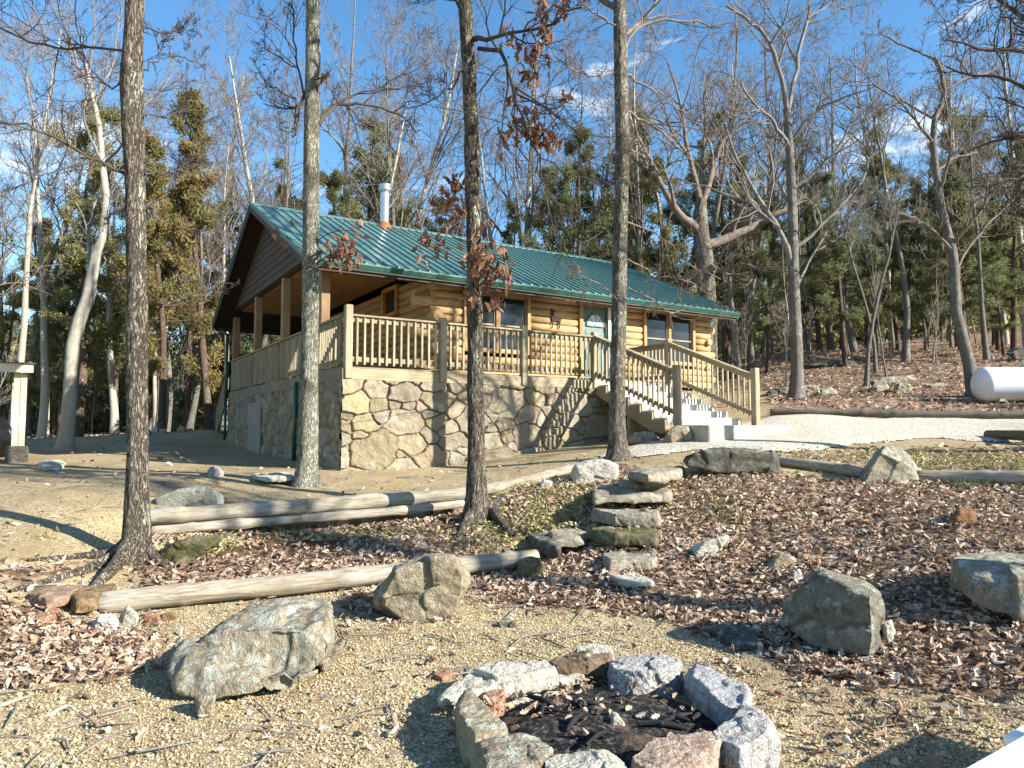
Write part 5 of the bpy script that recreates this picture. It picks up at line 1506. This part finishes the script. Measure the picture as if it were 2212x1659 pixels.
# rock outcrops on the slope
for n, (lb, out) in enumerate([
    ('row of upright dark rocks left of the forked bare tree', [(1655,848),(1680,838),(1700,836),(1704,852),(1660,856)]),
    ('square pale rocks right of the forked bare tree', [(1722,838),(1740,832),(1768,834),(1772,850),(1730,855)]),
    ('low pale rock trailing off right of the forked bare tree', [(1772,842),(1795,838),(1812,848),(1800,854),(1775,854)]),
    ('left block of the small stone heap in the middle of the slope', [(1878,840),(1890,826),(1915,824),(1922,845),(1885,850)]),
    ('right block of the small stone heap in the middle of the slope', [(1930,842),(1942,828),(1965,830),(1972,848),(1935,850)]),
    ('long flat stone on top of the small stone heap on the slope', [(1880,824),(1900,816),(1960,814),(1990,822),(1960,828),(1890,830)]),
    ('thin pale stone lying alone on the leaves right of the small stone heap', [(2005,832),(2030,828),(2055,832),(2040,838),(2010,838)]),
    ('dark ledge of rock high on the slope behind the stair post', [(1605,770),(1660,752),(1740,755),(1730,770),(1640,778)]),
    ('flat dark ledge across the middle of the slope', [(1740,784),(1800,776),(1880,780),(1860,790),(1760,792)]),
    ('dark ledge of rock behind the gas tank', [(2170,762),(2230,745),(2300,755),(2290,775),(2190,778)])]):
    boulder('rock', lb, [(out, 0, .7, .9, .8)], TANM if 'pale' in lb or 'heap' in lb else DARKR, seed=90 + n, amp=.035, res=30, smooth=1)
for n, px in enumerate([(1065+30,0)]): pass
for n, (px, py) in enumerate([(318,936),(336,931),(352,935),(372,926),(392,930),(410,924),(432,921),(300,941)]):
    boulder('rock', 'pale stone in the low row of stones along the wood edge left of the cabin', [([(px-9,py),(px-6,py-8),(px+5,py-9),(px+10,py-1),(px+4,py+3),(px-6,py+3)],0,.3,.85,.8)], PALER if n % 2 else TAN, seed=110 + n, amp=.03, res=20, group='stones along the wood edge')

# ---- fire ring
def z5(pts): return [(864 + x * .4232, 1296 + y * .4232) for x, y in pts]
GR = 'stones of the fire ring'
ring = [
 ('pale flat slab on the back left of the fire ring', [(380,350),(460,310),(610,280),(720,310),(800,355),(640,380),(500,390)], .17, .2, PALER, None),
 ('thin curved driftwood-like slab under the pale flat slab of the fire ring', [(215,470),(350,385),(520,395),(760,375),(930,368),(940,385),(760,402),(520,432),(330,458),(225,484)], .13, .06, PALER, None),
 ('dark brown scorched stone at the back of the fire ring', [(740,300),(800,270),(900,262),(1085,270),(1070,300),(960,310),(880,330),(800,330)], .155, .2, rock_mat('scorched_brown', (.14,.095,.06), (.25,.18,.11), (.09,.06,.04), lich=.2), None),
 ('pale stone behind the dark brown stone of the fire ring', [(900,240),(1000,226),(1085,226),(1088,262),(980,262),(905,258)], .175, .2, PALER, None),
 ('grey granite block on the back right of the fire ring', [(1068,300),(1120,280),(1280,284),(1430,312),(1385,345),(1250,372),(1090,345)], .175, .2, GREYR, None),
 ('long blue-grey curved block on the right of the fire ring', [(1430,335),(1500,312),(1640,360),(1765,440),(1790,492),(1765,515),(1700,555),(1640,525),(1560,440)], .175, .2, BLUER, None),
 ('coarse speckled granite block on the near right of the fire ring', [(1585,660),(1690,580),(1800,508),(1870,555),(1922,612),(1918,640),(1830,700),(1735,762),(1650,715)], .18, .2, GREYR, None),
 ('reddish rounded stone at the near side of the fire ring', [(1180,790),(1300,705),(1440,684),(1590,664),(1630,720),(1600,820),(1420,870),(1220,870)], .17, .2, rock_mat('red_granite', (.36, .255, .195), (.47, .37, .29), (.30, .17, .12), lich=.15), None),
 ('white sunlit stone at the near edge of the fire ring', [(730,812),(800,768),(1060,762),(1160,795),(1168,900),(1100,960),(760,950),(715,880)], .175, .2, PALER, None),
 ('rounded grey-green stone on the near left of the fire ring', [(412,730),(470,690),(560,660),(690,682),(770,762),(700,830),(600,870),(440,860)], .175, .2, TANM, None),
 ('long pale tan stone on the left of the fire ring', [(290,490),(330,452),(440,505),(540,615),(530,655),(470,690),(410,712),(340,640),(300,560)], .18, .2, TAN, None),
 ('small reddish stone inside the left rim of the fire ring', [(400,470),(450,440),(530,436),(528,480),(480,505),(430,505)], .12, .16, REDR, None)]
for n, (lb, poly, hh, th, mt, _) in enumerate(ring):
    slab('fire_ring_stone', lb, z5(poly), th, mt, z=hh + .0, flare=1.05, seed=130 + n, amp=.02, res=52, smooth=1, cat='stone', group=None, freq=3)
boulder('rock', 'upright pale shard of stone standing in the ashes of the fire ring', [(z5([(1075,640),(1082,575),(1105,580),(1150,630),(1165,680),(1140,692),(1085,675)]), 0, .08, .85, .8)], PALER, D=3.75, seed=150, amp=.02, res=24, smooth=1, cat='stone')
# ash bed
ac = on_z(1325, 1534, .1); _p = np.linspace(0, 2 * math.pi, 60, endpoint=False)
nr = 40; V = []; C_ = []
rr = np.linspace(0, 1, nr)
for r in rr:
    for a in _p: V.append((ac[0] + .68 * r * math.cos(a), ac[1] + .56 * r * math.sin(a), 0))
V = np.array(V); V[:, 2] = H(V[:, 0], V[:, 1]) - .02 + .11 * (1 - np.repeat(rr, 60) ** 4) + .028 * fbm2(V[:, 0], V[:, 1], 11, 4, 3) * (1 - np.repeat(rr, 60) ** 4)
idx = np.arange(nr * 60).reshape(nr, 60)
Fq = np.stack([idx[:-1], np.roll(idx[:-1], -1, 1), np.roll(idx[1:], -1, 1), idx[1:]], -1).reshape(-1, 4)
ma = M('ash'); v = ma.node('ShaderNodeNewGeometry').outputs['Position']
c = ma.ramp(ma.noise(v, 28, 7, .75), [(.35, (.006, .006, .007)), (.52, (.03, .029, .029)), (.66, (.20, .195, .185))])
c = ma.mix(ma.ramp(ma.noise(v, 4, 4, .6), [(.56, 0), (.66, .6)]), c, (.14, .09, .055))
ma.bump(ma.noise(v, 45, 5, .7), 1.0, .02); ma.fin(c, .95, .1)
link('ash_bed', mesh_np('ash_bed', V, Fq, smooth=True), ma.m, kind='stuff', label='black ash and charred bits inside the fire ring', cat='ash')
charm = plain('charcoal', (.012, .012, .013), .8, 0, .5)
rngc = np.random.default_rng(4)
for n in range(12):
    a = rngc.uniform(0, 6.28); r = .42 * math.sqrt(rngc.uniform()); x = ac[0] + 1.1 * r * math.cos(a) ; y = ac[1] + .8 * r * math.sin(a); L = rngc.uniform(.04, .12); b = rngc.uniform(0, 6.28)
    z = h1(x, y) + .10
    P = np.array([[x - L * math.cos(b), y - L * math.sin(b), z - .01], [x, y, z + .012], [x + L * math.cos(b), y + L * math.sin(b), z]])
    Pk, Rk = resample(P, [.004, .011, .004], 8); Vk, Fk = bark_tube(Pk, Rk, 7, .006, n, 40)
    link('charred_stick', mesh_np('charred_stick', Vk, Fk, smooth=True), charm, label='charred stick end in the ashes of the fire ring', cat='stick', group='charred sticks in the fire ring')

# ================================================================ border logs
LOGB = wood_mat('peeled_log_grey', (.17, .135, .09), (.44, .385, .29), 0, spread=.15, stain=(.36, .36, .33), grain=2.2)
def log_between(name, label, a, b, r0, r1, seed, mat=None, cat='log', bend=.03, group=None):
    a, b = np.array(a, float), np.array(b, float)
    rng = np.random.default_rng(seed)
    L = np.linalg.norm(b - a); ax = (b - a) / L
    k = max(12, int(L / .06))
    f = np.linspace(0, 1, k); P = np.zeros((k, 3)); P[:, 0] = f * L
    P[:, 2] = bend * np.sin(f * math.pi * 1.3 + seed) * .5; P[:, 1] = bend * np.sin(f * math.pi * 2 + seed * 2)
    Rr = r0 + (r1 - r0) * f
    P = np.concatenate([P[:1] + (-.012, 0, 0), P[:1] + (-.010, 0, 0), P, P[-1:] + (.010, 0, 0), P[-1:] + (.012, 0, 0)]); Rr = np.r_[.001, Rr[0] * .9, Rr, Rr[-1] * .9, .001]
    # knots
    for _ in range(int(L * 1.2)):
        c = rng.uniform(.1, L - .1); Rr = Rr + .012 * np.exp(-((P[:, 0] - c) / .05) ** 2) * (Rr > .01)
    V, Fq = tubes(P[None], Rr[None], 24)
    C = np.repeat(P, 24, 0); n = unit(V - C); q = V * np.array([1.2, 14, 14])
    V = V + n * (.016 * fbm(q, 4, seed, .6) + .016 * fbm(V * 3.2, 3, seed + 1))[:, None]
    o = link(name, mesh_np(name, V, Fq, smooth=True), mat or LOGB, loc=a, label=label, cat=cat, group=group)
    o.rotation_euler = Vector(ax).to_track_quat('X', 'Z').to_euler()
    return o
log_between('border_log', 'long pale peeled log lying along the foot of the bank behind the boulders', at(216,1308,6.25), at(1160,1201,7.75), .098, .088, 1)
log_between('border_log', 'upper long grey log of the stacked pair between the two thick oaks', at(300,1121,8.75), at(1012,1065,10.15), .105, .095, 2)
log_between('border_log', 'lower thinner log of the stacked pair between the two thick oaks', at(330,1147,8.60), at(1000,1090,9.93), .068, .060, 3)
log_between('border_log', 'bright sunlit log running from the rooted oak up to the pale rock', at(1045,1057,10.1), at(1292,1003,11.2), .085, .075, 4)
log_between('border_log', 'brown log between the long flat boulder and the pyramid boulder', gp(1680,1003) + (0, 0, .06), gp(1870,1033) + (0, 0, .06), .085, .08, 5)
log_between('border_log', 'weathered log right of the pyramid boulder along the top of the bank', gp(1985,1040) + (0, 0, .06), gp(2420,1052) + (0, 0, .06), .085, .08, 6)
log_between('border_log', 'short dark log on the near edge of the driveway', gp(2130,948) + (0, 0, .07), gp(2420,962) + (0, 0, .07), .085, .08, 7, wood_mat('log_dark', (.12,.09,.06), (.2,.16,.11), 0))
log_between('border_log', 'long dark timber along the far edge of the driveway', gp(1665,899) + (0, 0, .07), gp(2330,905) + (0, 0, .07), .10, .10, 8, wood_mat('log_dark2', (.10,.085,.065), (.17,.145,.11), 0))
log_between('fallen_log', 'fallen mossy log high on the leafy slope among the trunks', gp(1700,740) + (0, 0, .2), gp(1930,733) + (0, 0, .25), .17, .13, 9, wood_mat('log_moss', (.13,.12,.07), (.22,.2,.13), 0, stain=(.1,.12,.04)))
log_between('stick', 'pale broken branch on the gravel near the edge of the leaves', gp(-60,1530) + (0, 0, .02), gp(62,1524) + (0, 0, .03), .016, .010, 10, cat='stick')
log_between('stick', 'short pale stick on the gravel right of the broken branch', gp(85,1546) + (0, 0, .015), gp(160,1540) + (0, 0, .015), .010, .008, 11, cat='stick')
log_between('stick', 'thin dry stick leaning on the soil bank under the rooted oak', gp(835,1195) + (0, 0, .02), gp(890,1150) + (0, 0, .10), .010, .007, 12, cat='stick')
log_between('stick', 'curved pale stick near the prop stone of the large boulder', gp(265,1530) + (0, 0, .015), gp(300,1508) + (0, 0, .02), .012, .008, 13, cat='stick')
log_between('stick', 'long straight twig on the gravel right of the fire ring', gp(1925,1560) + (0, 0, .01), gp(2070,1580) + (0, 0, .01), .008, .006, 14, TWIG_DARK, cat='stick')
log_between('stick', 'thin stick sticking up from the bank beside the stone steps', gp(1100,1150) + (0, 0, .02), gp(1162,1110) + (0, 0, .05), .014, .009, 15, cat='stick')

# ================================================================ gas tank on the slope
TZ = gp(2240, 875); ty = 19.4
tx0 = at(2110, 830, ty)[0]; tr = .475; tcz = at(2150, 830, ty)[2]
tank = empty('gas_tank', (tx0 + 1.5, ty, h1(tx0 + 1.5, ty)), R(-4), label='white horizontal gas tank on the leafy slope beside the driveway', cat='gas tank')
TW = plain('tank_white', (.72, .73, .75), .35, 0, .04, .4)
zc = tcz - h1(tx0 + 1.5, ty)
k = 14; prof = []
for i in range(k + 1): a = math.pi / 2 * i / k; prof.append((tr * math.sin(a), -1.5 + .26 * (1 - math.cos(a))))
prof += [(tr, 1.24)] + [(tr * math.cos(math.pi / 2 * i / k), 1.24 + .26 * math.sin(math.pi / 2 * i / k)) for i in range(1, k + 1)]
o = rev([(max(r, .0005), z) for r, z in prof], 40).build('tank_shell', TW, tank, smooth=True); o.rotation_euler = (0, R(90), 0); o.location = (0, 0, zc)
o = revo([(.19, -.02), (.19, .14), (.17, .20), (.10, .24), (.001, .25)], 'valve_dome', plain('dome_pale_green', (.58, .62, .50), .4), tank, (-.03, 0, zc + tr))
for sx in (-.95, .95):
    b = MB(); b.box((sx - .08, -.3, -.05), (sx + .08, .3, zc - tr * .72)); b.build('support_foot', CONC, tank, bevel=.01)
m_ = MB()
GREENL = plain('logo_green', (.02, .12, .05), .5)
# partly visible emblem: a green peak over a line of small marks
lx = -.36; lz = zc + .12
def on_shell(dx, dz):
    zz = lz + dz - zc; return np.array([lx + dx, -math.sqrt(max(tr * tr - zz * zz, 0)) - .004, lz + dz])
for a, b in (((-.02, 0), (.10, .10)), ((.10, .10), (.22, .0)), ((.05, .0), (.13, .07)), ((.13, .07), (.30, .0))):
    m_.beam(on_shell(*a), on_shell(*b), .004, .022, up=(0, -1, .25))
m_.build('emblem', GREENL, tank)
m_ = MB()
for i in range(8): m_.beam(on_shell(-.04 + i * .05, -.055), on_shell(-.04 + i * .05 + .034, -.055), .004, .035, up=(0, -.2, 1))
m_.build('emblem', plain('logo_dark', (.05, .07, .05), .5), tank)

# ================================================================ open shelter at the left edge
sy = 14.2
def shp(px, py): return at(px, py, sy)
sb = gp(36, 986); sbx = shp(37, 985)[0]; sgz = h1(sbx, sy)
ztop = shp(36, 806)[2]
shelter = empty('open_shelter', (sbx, sy, sgz), R(36), label='open lean-to shelter with a pale timber post and flat metal roof at the wood edge', cat='shelter')
SHW = wood_mat('shelter_timber', (.50, .43, .31), (.62, .56, .43), 2)
b = MB(); b.box((-.11, -.07, .30), (.0, .07, ztop - sgz)); b.box((.003, -.085, .28), (.11, .06, ztop - sgz)); b.build('post', SHW, shelter, bevel=.006)
b = MB(); b.box((-.20, -.17, -.2), (.18, .17, .32)); b.build('post_base', rock_mat('base_dark', (.1,.09,.075), (.16,.145,.12), (.06,.055,.045), lich=.2), shelter, bevel=.03)
b = MB(); b.box((-2.9, -.09, .30), (-2.72, .07, ztop - sgz)); b.build('post', SHW, shelter, bevel=.006)
b = MB(); b.box((-.10, 2.5, .0), (.08, 2.66, ztop - sgz + .1)); b.build('post', SHW, shelter)
b = MB(); b.box((-3.3, -.25, ztop - sgz + .0), (.2, -.19, ztop - sgz + .17)); b.build('fascia_board', SHW, shelter)
b = MB(); b.prism([(-3.3, -.3, ztop - sgz + .175), (.24, -.3, ztop - sgz + .175), (.24, 2.9, ztop - sgz + .32), (-3.3, 2.9, ztop - sgz + .32)], (0, 0, .02))
for i in range(16): b.prism([(-3.25 + i * .225, -.31, ztop - sgz + .196), (-3.2 + i * .225, -.31, ztop - sgz + .196), (-3.2 + i * .225, 2.9, ztop - sgz + .341), (-3.25 + i * .225, 2.9, ztop - sgz + .341)], (0, 0, .025))
b.build('roof_sheet', plain('rusty_sheet', (.10, .09, .08), .6, .3, .3), shelter)
b = MB()
for i in range(5): b.box((-3.25 + i * .8, -.18, ztop - sgz + .02), (-3.2 + i * .8, 2.8, ztop - sgz + .16))
b.build('rafter', wood_mat('rafter_wood', (.2,.14,.08), (.3,.22,.13), 1), shelter)
gl = finish_rock('covered_grill', [np.array([at(px, py, sy + .6 + dy) for dy in (0, .7) for px, py in ((-60,905),(-20,895),(12,905),(26,935),(30,968),(28,982),(-70,982))])], plain('black_tarp', (.014, .014, .015), .35, 0, .2, .5), 36, .02, 5, 'something bulky under a black tarp beneath the open shelter', 'covered grill', None, 3, None, chip=0.0)
# ================================================================ white picnic table near the viewpoint
tb = on_z(2070, 1659, .75)
te = np.array([.83, .557]); tn = np.array([-.557, .83])
tab = empty('picnic_table', (tb[0], tb[1], 0), math.atan2(te[1], te[0]), label='white plastic picnic table cut off at the lower right corner', cat='picnic table')
PW = plain('white_plastic', (.80, .80, .80), .4, 0, .02, .4)
b = MB(); b.box((-.25, -.76, .715), (1.5, -.0, .75)); b.build('table_top', PW, tab, bevel=.012)
bA = on_z(2164, 1585, .45)[:2] - tb[:2]; bx, by = bA @ te, bA @ tn
b = MB(); b.box((bx, by - .28, .405), (bx + 1.3, by, .45)); b.build('bench', PW, tab, bevel=.012)
b = MB(); b.box((bx, -.76 - by, .405), (bx + 1.3, -.76 - by + .28, .45)); b.build('bench', PW, tab, bevel=.012)
for lx_ in (.55, 1.3):
    b = MB(); b.beam((lx_, -.2, .71), (lx_, by - .05, .0), .07, .05, up=(1, 0, 0)); b.build('leg', PW, tab)
    b = MB(); b.beam((lx_, -.56, .71), (lx_, -.76 - by + .05, .0), .07, .05, up=(1, 0, 0)); b.build('leg', PW, tab)
    b = MB(); b.box((lx_ - .02, -.76 - by, .36), (lx_ + .02, by, .40)); b.build('cross_bar', PW, tab)
# ================================================================ ground cover
rng = np.random.default_rng(99)
def fan(n, r0, r1, a0=-50, a1=50, pw=1.0):
    r = r0 + (r1 - r0) * rng.uniform(0, 1, n) ** pw; a = np.radians(rng.uniform(a0, a1, n))
    return r * np.sin(a), r * np.cos(a)
LEAFM = attr_mat('fallen_leaves', .8, .15)
LP = [(.44, .325, .235), (.35, .25, .175), (.54, .43, .33), (.24, .16, .11), (.64, .55, .44), (.40, .26, .165), (.48, .375, .28), (.32, .23, .165), (.15, .10, .07)]
x1, y1 = fan(80000, 2.4, 13.5)
k = litter(x1, y1); so_ = soil(x1, y1)
p = np.where(k > .5, .95, .02 + k * .6) * np.where(so_ > .5, .35, 1)
p = p * np.where(np.hypot(x1, y1) < 3.6, .6, 1)
keep = rng.uniform(0, 1, len(x1)) < p
pit = ((x1 - ac[0]) / .66) ** 2 + ((y1 - ac[1]) / .52) ** 2 < 1
keep &= ~(pit & (rng.uniform(0, 1, len(x1)) < .5))
xa, ya = x1[keep], y1[keep]
x2, y2 = fan(46000, 13.5, 42, -46, 46, .8)
inside = np.array([incabin(a, b) for a, b in zip(x2, y2)])
k2 = litter(x2, y2); keep = (rng.uniform(0, 1, len(x2)) < np.where(k2 > .4, .8, .03)) & ~inside & (polydist(x2, y2, DRIVE) < -.1)
xb, yb = x2[keep], y2[keep]
# leaves in the fire ring
xc = ac[0] + rng.normal(-.08, .36, 130); yc = ac[1] + rng.normal(.22, .20, 130)
X = np.r_[xa, xb, xc]; Y = np.r_[ya, yb, yc]
rad = np.hypot(X, Y)
Zl = H(X, Y) + rng.uniform(.006, .035, len(X)) + np.where(litter(X, Y) > .5, .02, 0)
inr = ((X - ac[0]) / .7) ** 2 + ((Y - ac[1]) / .55) ** 2 < 1
Zl = np.where(inr, Zl + .085, Zl)
size = np.where(rad < 13.5, np.where(inr, .7, 1) * rng.uniform(.04, .095, len(X)), rng.uniform(.09, .17, len(X)))
V, F_, C_ = leaf_mesh(np.stack([X, Y, Zl], 1), size, rng, LP, flat=.55)
link('fallen_leaves', mesh_np('fallen_leaves', V, F_, {'col': C_}), LEAFM, kind='stuff', label='brown oak leaves lying over bank, gravel and wood floor', cat='leaves')

# loose pebbles on the near gravel
x, y = fan(150000, 2.3, 7.6, -48, 48, .85)
k = litter(x, y)
keep = (k < .45) & (((x - ac[0]) / .62) ** 2 + ((y - ac[1]) / .5) ** 2 > 1)
x, y = x[keep], y[keep]; n = len(x)
r = .0052 * np.exp(rng.normal(0, .38, n)) * (1 + .35 * (rng.uniform(0, 1, n) < .06))
OCT = np.array([(1, 0, 0), (0, 1, 0), (-1, 0, 0), (0, -1, 0), (0, 0, .8), (0, 0, -.8)], float)
V = OCT[None] * r[:, None, None] * rng.uniform(.65, 1.35, (n, 6, 1)); V = V + rng.normal(0, .18, V.shape) * r[:, None, None]
a = rng.uniform(0, 6.28, n); ca, sa = np.cos(a)[:, None], np.sin(a)[:, None]
V = np.stack([V[..., 0] * ca - V[..., 1] * sa, V[..., 0] * sa + V[..., 1] * ca, V[..., 2]], -1)
V += np.stack([x, y, H(x, y) + r * .35], 1)[:, None]
FT = np.array([(0, 1, 4), (1, 2, 4), (2, 3, 4), (3, 0, 4), (1, 0, 5), (2, 1, 5), (3, 2, 5), (0, 3, 5)])
F_ = (np.arange(n)[:, None, None] * 6 + FT[None]).reshape(-1, 3)
pal = np.array([(.37, .30, .185), (.48, .41, .27), (.25, .195, .12), (.58, .52, .39), (.34, .275, .16), (.41, .36, .20), (.36, .22, .14)])
col = pal[rng.choice(len(pal), n, p=[.24, .2, .2, .1, .13, .1, .03])] * rng.uniform(.75, 1.15, (n, 1))
link('gravel', mesh_np('gravel', V.reshape(-1, 3), F_, {'col': np.repeat(col, 6, 0)}), attr_mat('pebbles', .9, 0, 0, .1), kind='stuff', label='loose tan pea gravel over the clearing', cat='gravel')

# dry grass on the bank near the steps and below the logs
x, y = [], []
for (cx_, cy_, sx_, sy_, n_) in ((1180,1120,60,28,420),(1090,1180,60,20,160),(700,1150,200,12,260),(1240,1060,60,12,140),(1500,1090,120,30,160),(2100,1000,150,14,260),(1850,985,120,8,160),(420,1180,60,14,120)):
    for _ in range(n_):
        g = gp(rng.normal(cx_, sx_), rng.normal(cy_, sy_)); x.append(g[0]); y.append(g[1])
x, y = np.repeat(np.array(x), 5) + rng.normal(0, .03, len(x) * 5), np.repeat(np.array(y), 5) + rng.normal(0, .03, len(y) * 5)
n = len(x); b = np.stack([x, y, H(x, y)], 1); d = unit(np.stack([rng.normal(0, .8, n), rng.normal(0, .8, n), rng.uniform(.35, 1, n)], 1)); L = rng.uniform(.05, .16, n)[:, None]
s = unit(np.cross(d, rng.normal(0, 1, (n, 3)))) * .0035
V = np.stack([b - s, b + s, b + d * L * .6 + s * .8, b + d * L + np.array([0, 0, -.25]) * L], 1)
gcol = np.array([(.38, .32, .15), (.30, .28, .11), (.22, .22, .07), (.45, .38, .22)])[rng.integers(0, 4, n)]
link('dry_grass', mesh_np('dry_grass', V.reshape(-1, 3), np.arange(4 * n).reshape(n, 4), {'col': np.repeat(gcol, 4, 0)}), attr_mat('dry_grass_blades', .8, .2), kind='stuff', label='wisps of dry grass on the bank', cat='grass')
# daffodil shoots by the border log
for n_, (px, py) in enumerate([(2040,1050),(2062,1053),(2078,1052),(2095,1055),(2110,1054),(2128,1056),(2150,1052),(2196,1068)]):
    g = gp(px, py); m_ = []
    nb = 16; d = unit(np.stack([rng.normal(0, .28, nb), rng.normal(0, .28, nb), np.ones(nb)], 1)); b = rng.normal(0, .03, (nb, 3)); b[:, 2] = -.02
    L = rng.uniform(.08, .17, nb)[:, None]; s = unit(np.cross(d, rng.normal(0, 1, (nb, 3)))) * .006
    V = np.stack([b - s, b + s, b + d * L + s * .5, b + d * L - s * .5], 1)
    link('daffodil_shoots', mesh_np('daffodil_shoots', V.reshape(-1, 3), np.arange(4 * nb).reshape(nb, 4), {'col': np.tile((.11, .135, .05), (4 * nb, 1))}), DRYLEAF, loc=g, label='clump of young green bulb shoots beside the weathered log', cat='plant', group='bulb shoots along the weathered log')
# small dry twigs strewn over the ground
x, y = fan(900, 2.6, 13, -46, 46); n = len(x)
a = rng.uniform(0, 3.14, n); L = rng.uniform(.04, .22, n); z = H(x, y) + .012
dx, dy = np.cos(a) * L, np.sin(a) * L
P = np.stack([np.stack([x - dx, y - dy, H(x - dx, y - dy) + .012], 1), np.stack([x + rng.normal(0, .012, n), y + rng.normal(0, .012, n), z + .008], 1), np.stack([x + dx, y + dy, H(x + dx, y + dy) + .014], 1)], 1)
V, F_ = tubes(P, np.tile(np.array([.0035, .0045, .0025]), (n, 1)) * rng.uniform(.6, 1.6, (n, 1)), 4)
link('fallen_twigs', mesh_np('fallen_twigs', V, F_), TWIG_PALE, kind='stuff', label='small dry twigs strewn over the ground', cat='twigs')
# ================================================================ sky, sun, camera
SUNV = np.array([.916, -.40]); EL = R(27)
w = bpy.data.worlds.new('World'); SC.world = w; w.use_nodes = True
nt = w.node_tree; nt.nodes.clear()
out = nt.nodes.new('ShaderNodeOutputWorld'); bg = nt.nodes.new('ShaderNodeBackground')
sky = nt.nodes.new('ShaderNodeTexSky'); sky.sky_type = 'NISHITA'; sky.sun_disc = False
sky.sun_elevation = EL; sky.sun_rotation = math.atan2(SUNV[0], SUNV[1]); sky.air_density = 1.3; sky.dust_density = .15; sky.ozone_density = 3.5
sky.altitude = 300
tc = nt.nodes.new('ShaderNodeTexCoord')
mp = nt.nodes.new('ShaderNodeMapping'); mp.inputs['Scale'].default_value = (2.2, 2.2, 7.0); mp.inputs['Location'].default_value = (3.1, .4, 1.2)
nt.links.new(tc.outputs['Generated'], mp.inputs['Vector'])
nz = nt.nodes.new('ShaderNodeTexNoise'); nz.inputs['Scale'].default_value = 1.5; nz.inputs['Detail'].default_value = 7; nz.inputs['Roughness'].default_value = .6; nz.inputs['Distortion'].default_value = .6
nt.links.new(mp.outputs[0], nz.inputs['Vector'])
rp = nt.nodes.new('ShaderNodeValToRGB'); rp.color_ramp.elements[0].position = .58; rp.color_ramp.elements[0].color = (0, 0, 0, 1); rp.color_ramp.elements[1].position = .74; rp.color_ramp.elements[1].color = (1, 1, 1, 1)
nt.links.new(nz.outputs['Fac'], rp.inputs[0])
mx = nt.nodes.new('ShaderNodeMix'); mx.data_type = 'RGBA'
hs = nt.nodes.new('ShaderNodeHueSaturation'); hs.inputs['Saturation'].default_value = 1.2; hs.inputs['Value'].default_value = 1.2; nt.links.new(sky.outputs[0], hs.inputs['Color'])
nt.links.new(rp.outputs[0], mx.inputs[0]); nt.links.new(hs.outputs[0], mx.inputs[6]); mx.inputs[7].default_value = (7.5, 8.0, 8.6, 1)
nt.links.new(mx.outputs[2], bg.inputs[0]); bg.inputs[1].default_value = .075
nt.links.new(bg.outputs[0], out.inputs[0])
sd = bpy.data.lights.new('sun', 'SUN'); sd.energy = 5.0; sd.angle = R(.53); sd.color = (1.0, .93, .82)
so = bpy.data.objects.new('sun', sd); COL.objects.link(so)
dirv = Vector((SUNV[0] * math.cos(EL), SUNV[1] * math.cos(EL), math.sin(EL))).normalized()
so.rotation_euler = dirv.to_track_quat('Z', 'Y').to_euler(); so.location = dirv * 60
cd = bpy.data.cameras.new('camera'); cam = bpy.data.objects.new('camera', cd); COL.objects.link(cam)
cd.sensor_width = 36; cd.lens = 36 * F_PX / 2212; cd.clip_start = .05; cd.clip_end = 2000
cam.location = (0, 0, CAM_Z); cam.rotation_euler = (math.pi / 2 + PITCH, 0, 0)
SC.camera = cam
vs = SC.view_settings; vs.view_transform = 'Standard'; vs.look = 'None'; vs.gamma = 1; vs.use_curve_mapping = False; vs.exposure = 1.45
SC.cycles.max_bounces = 4; SC.cycles.transparent_max_bounces = 4
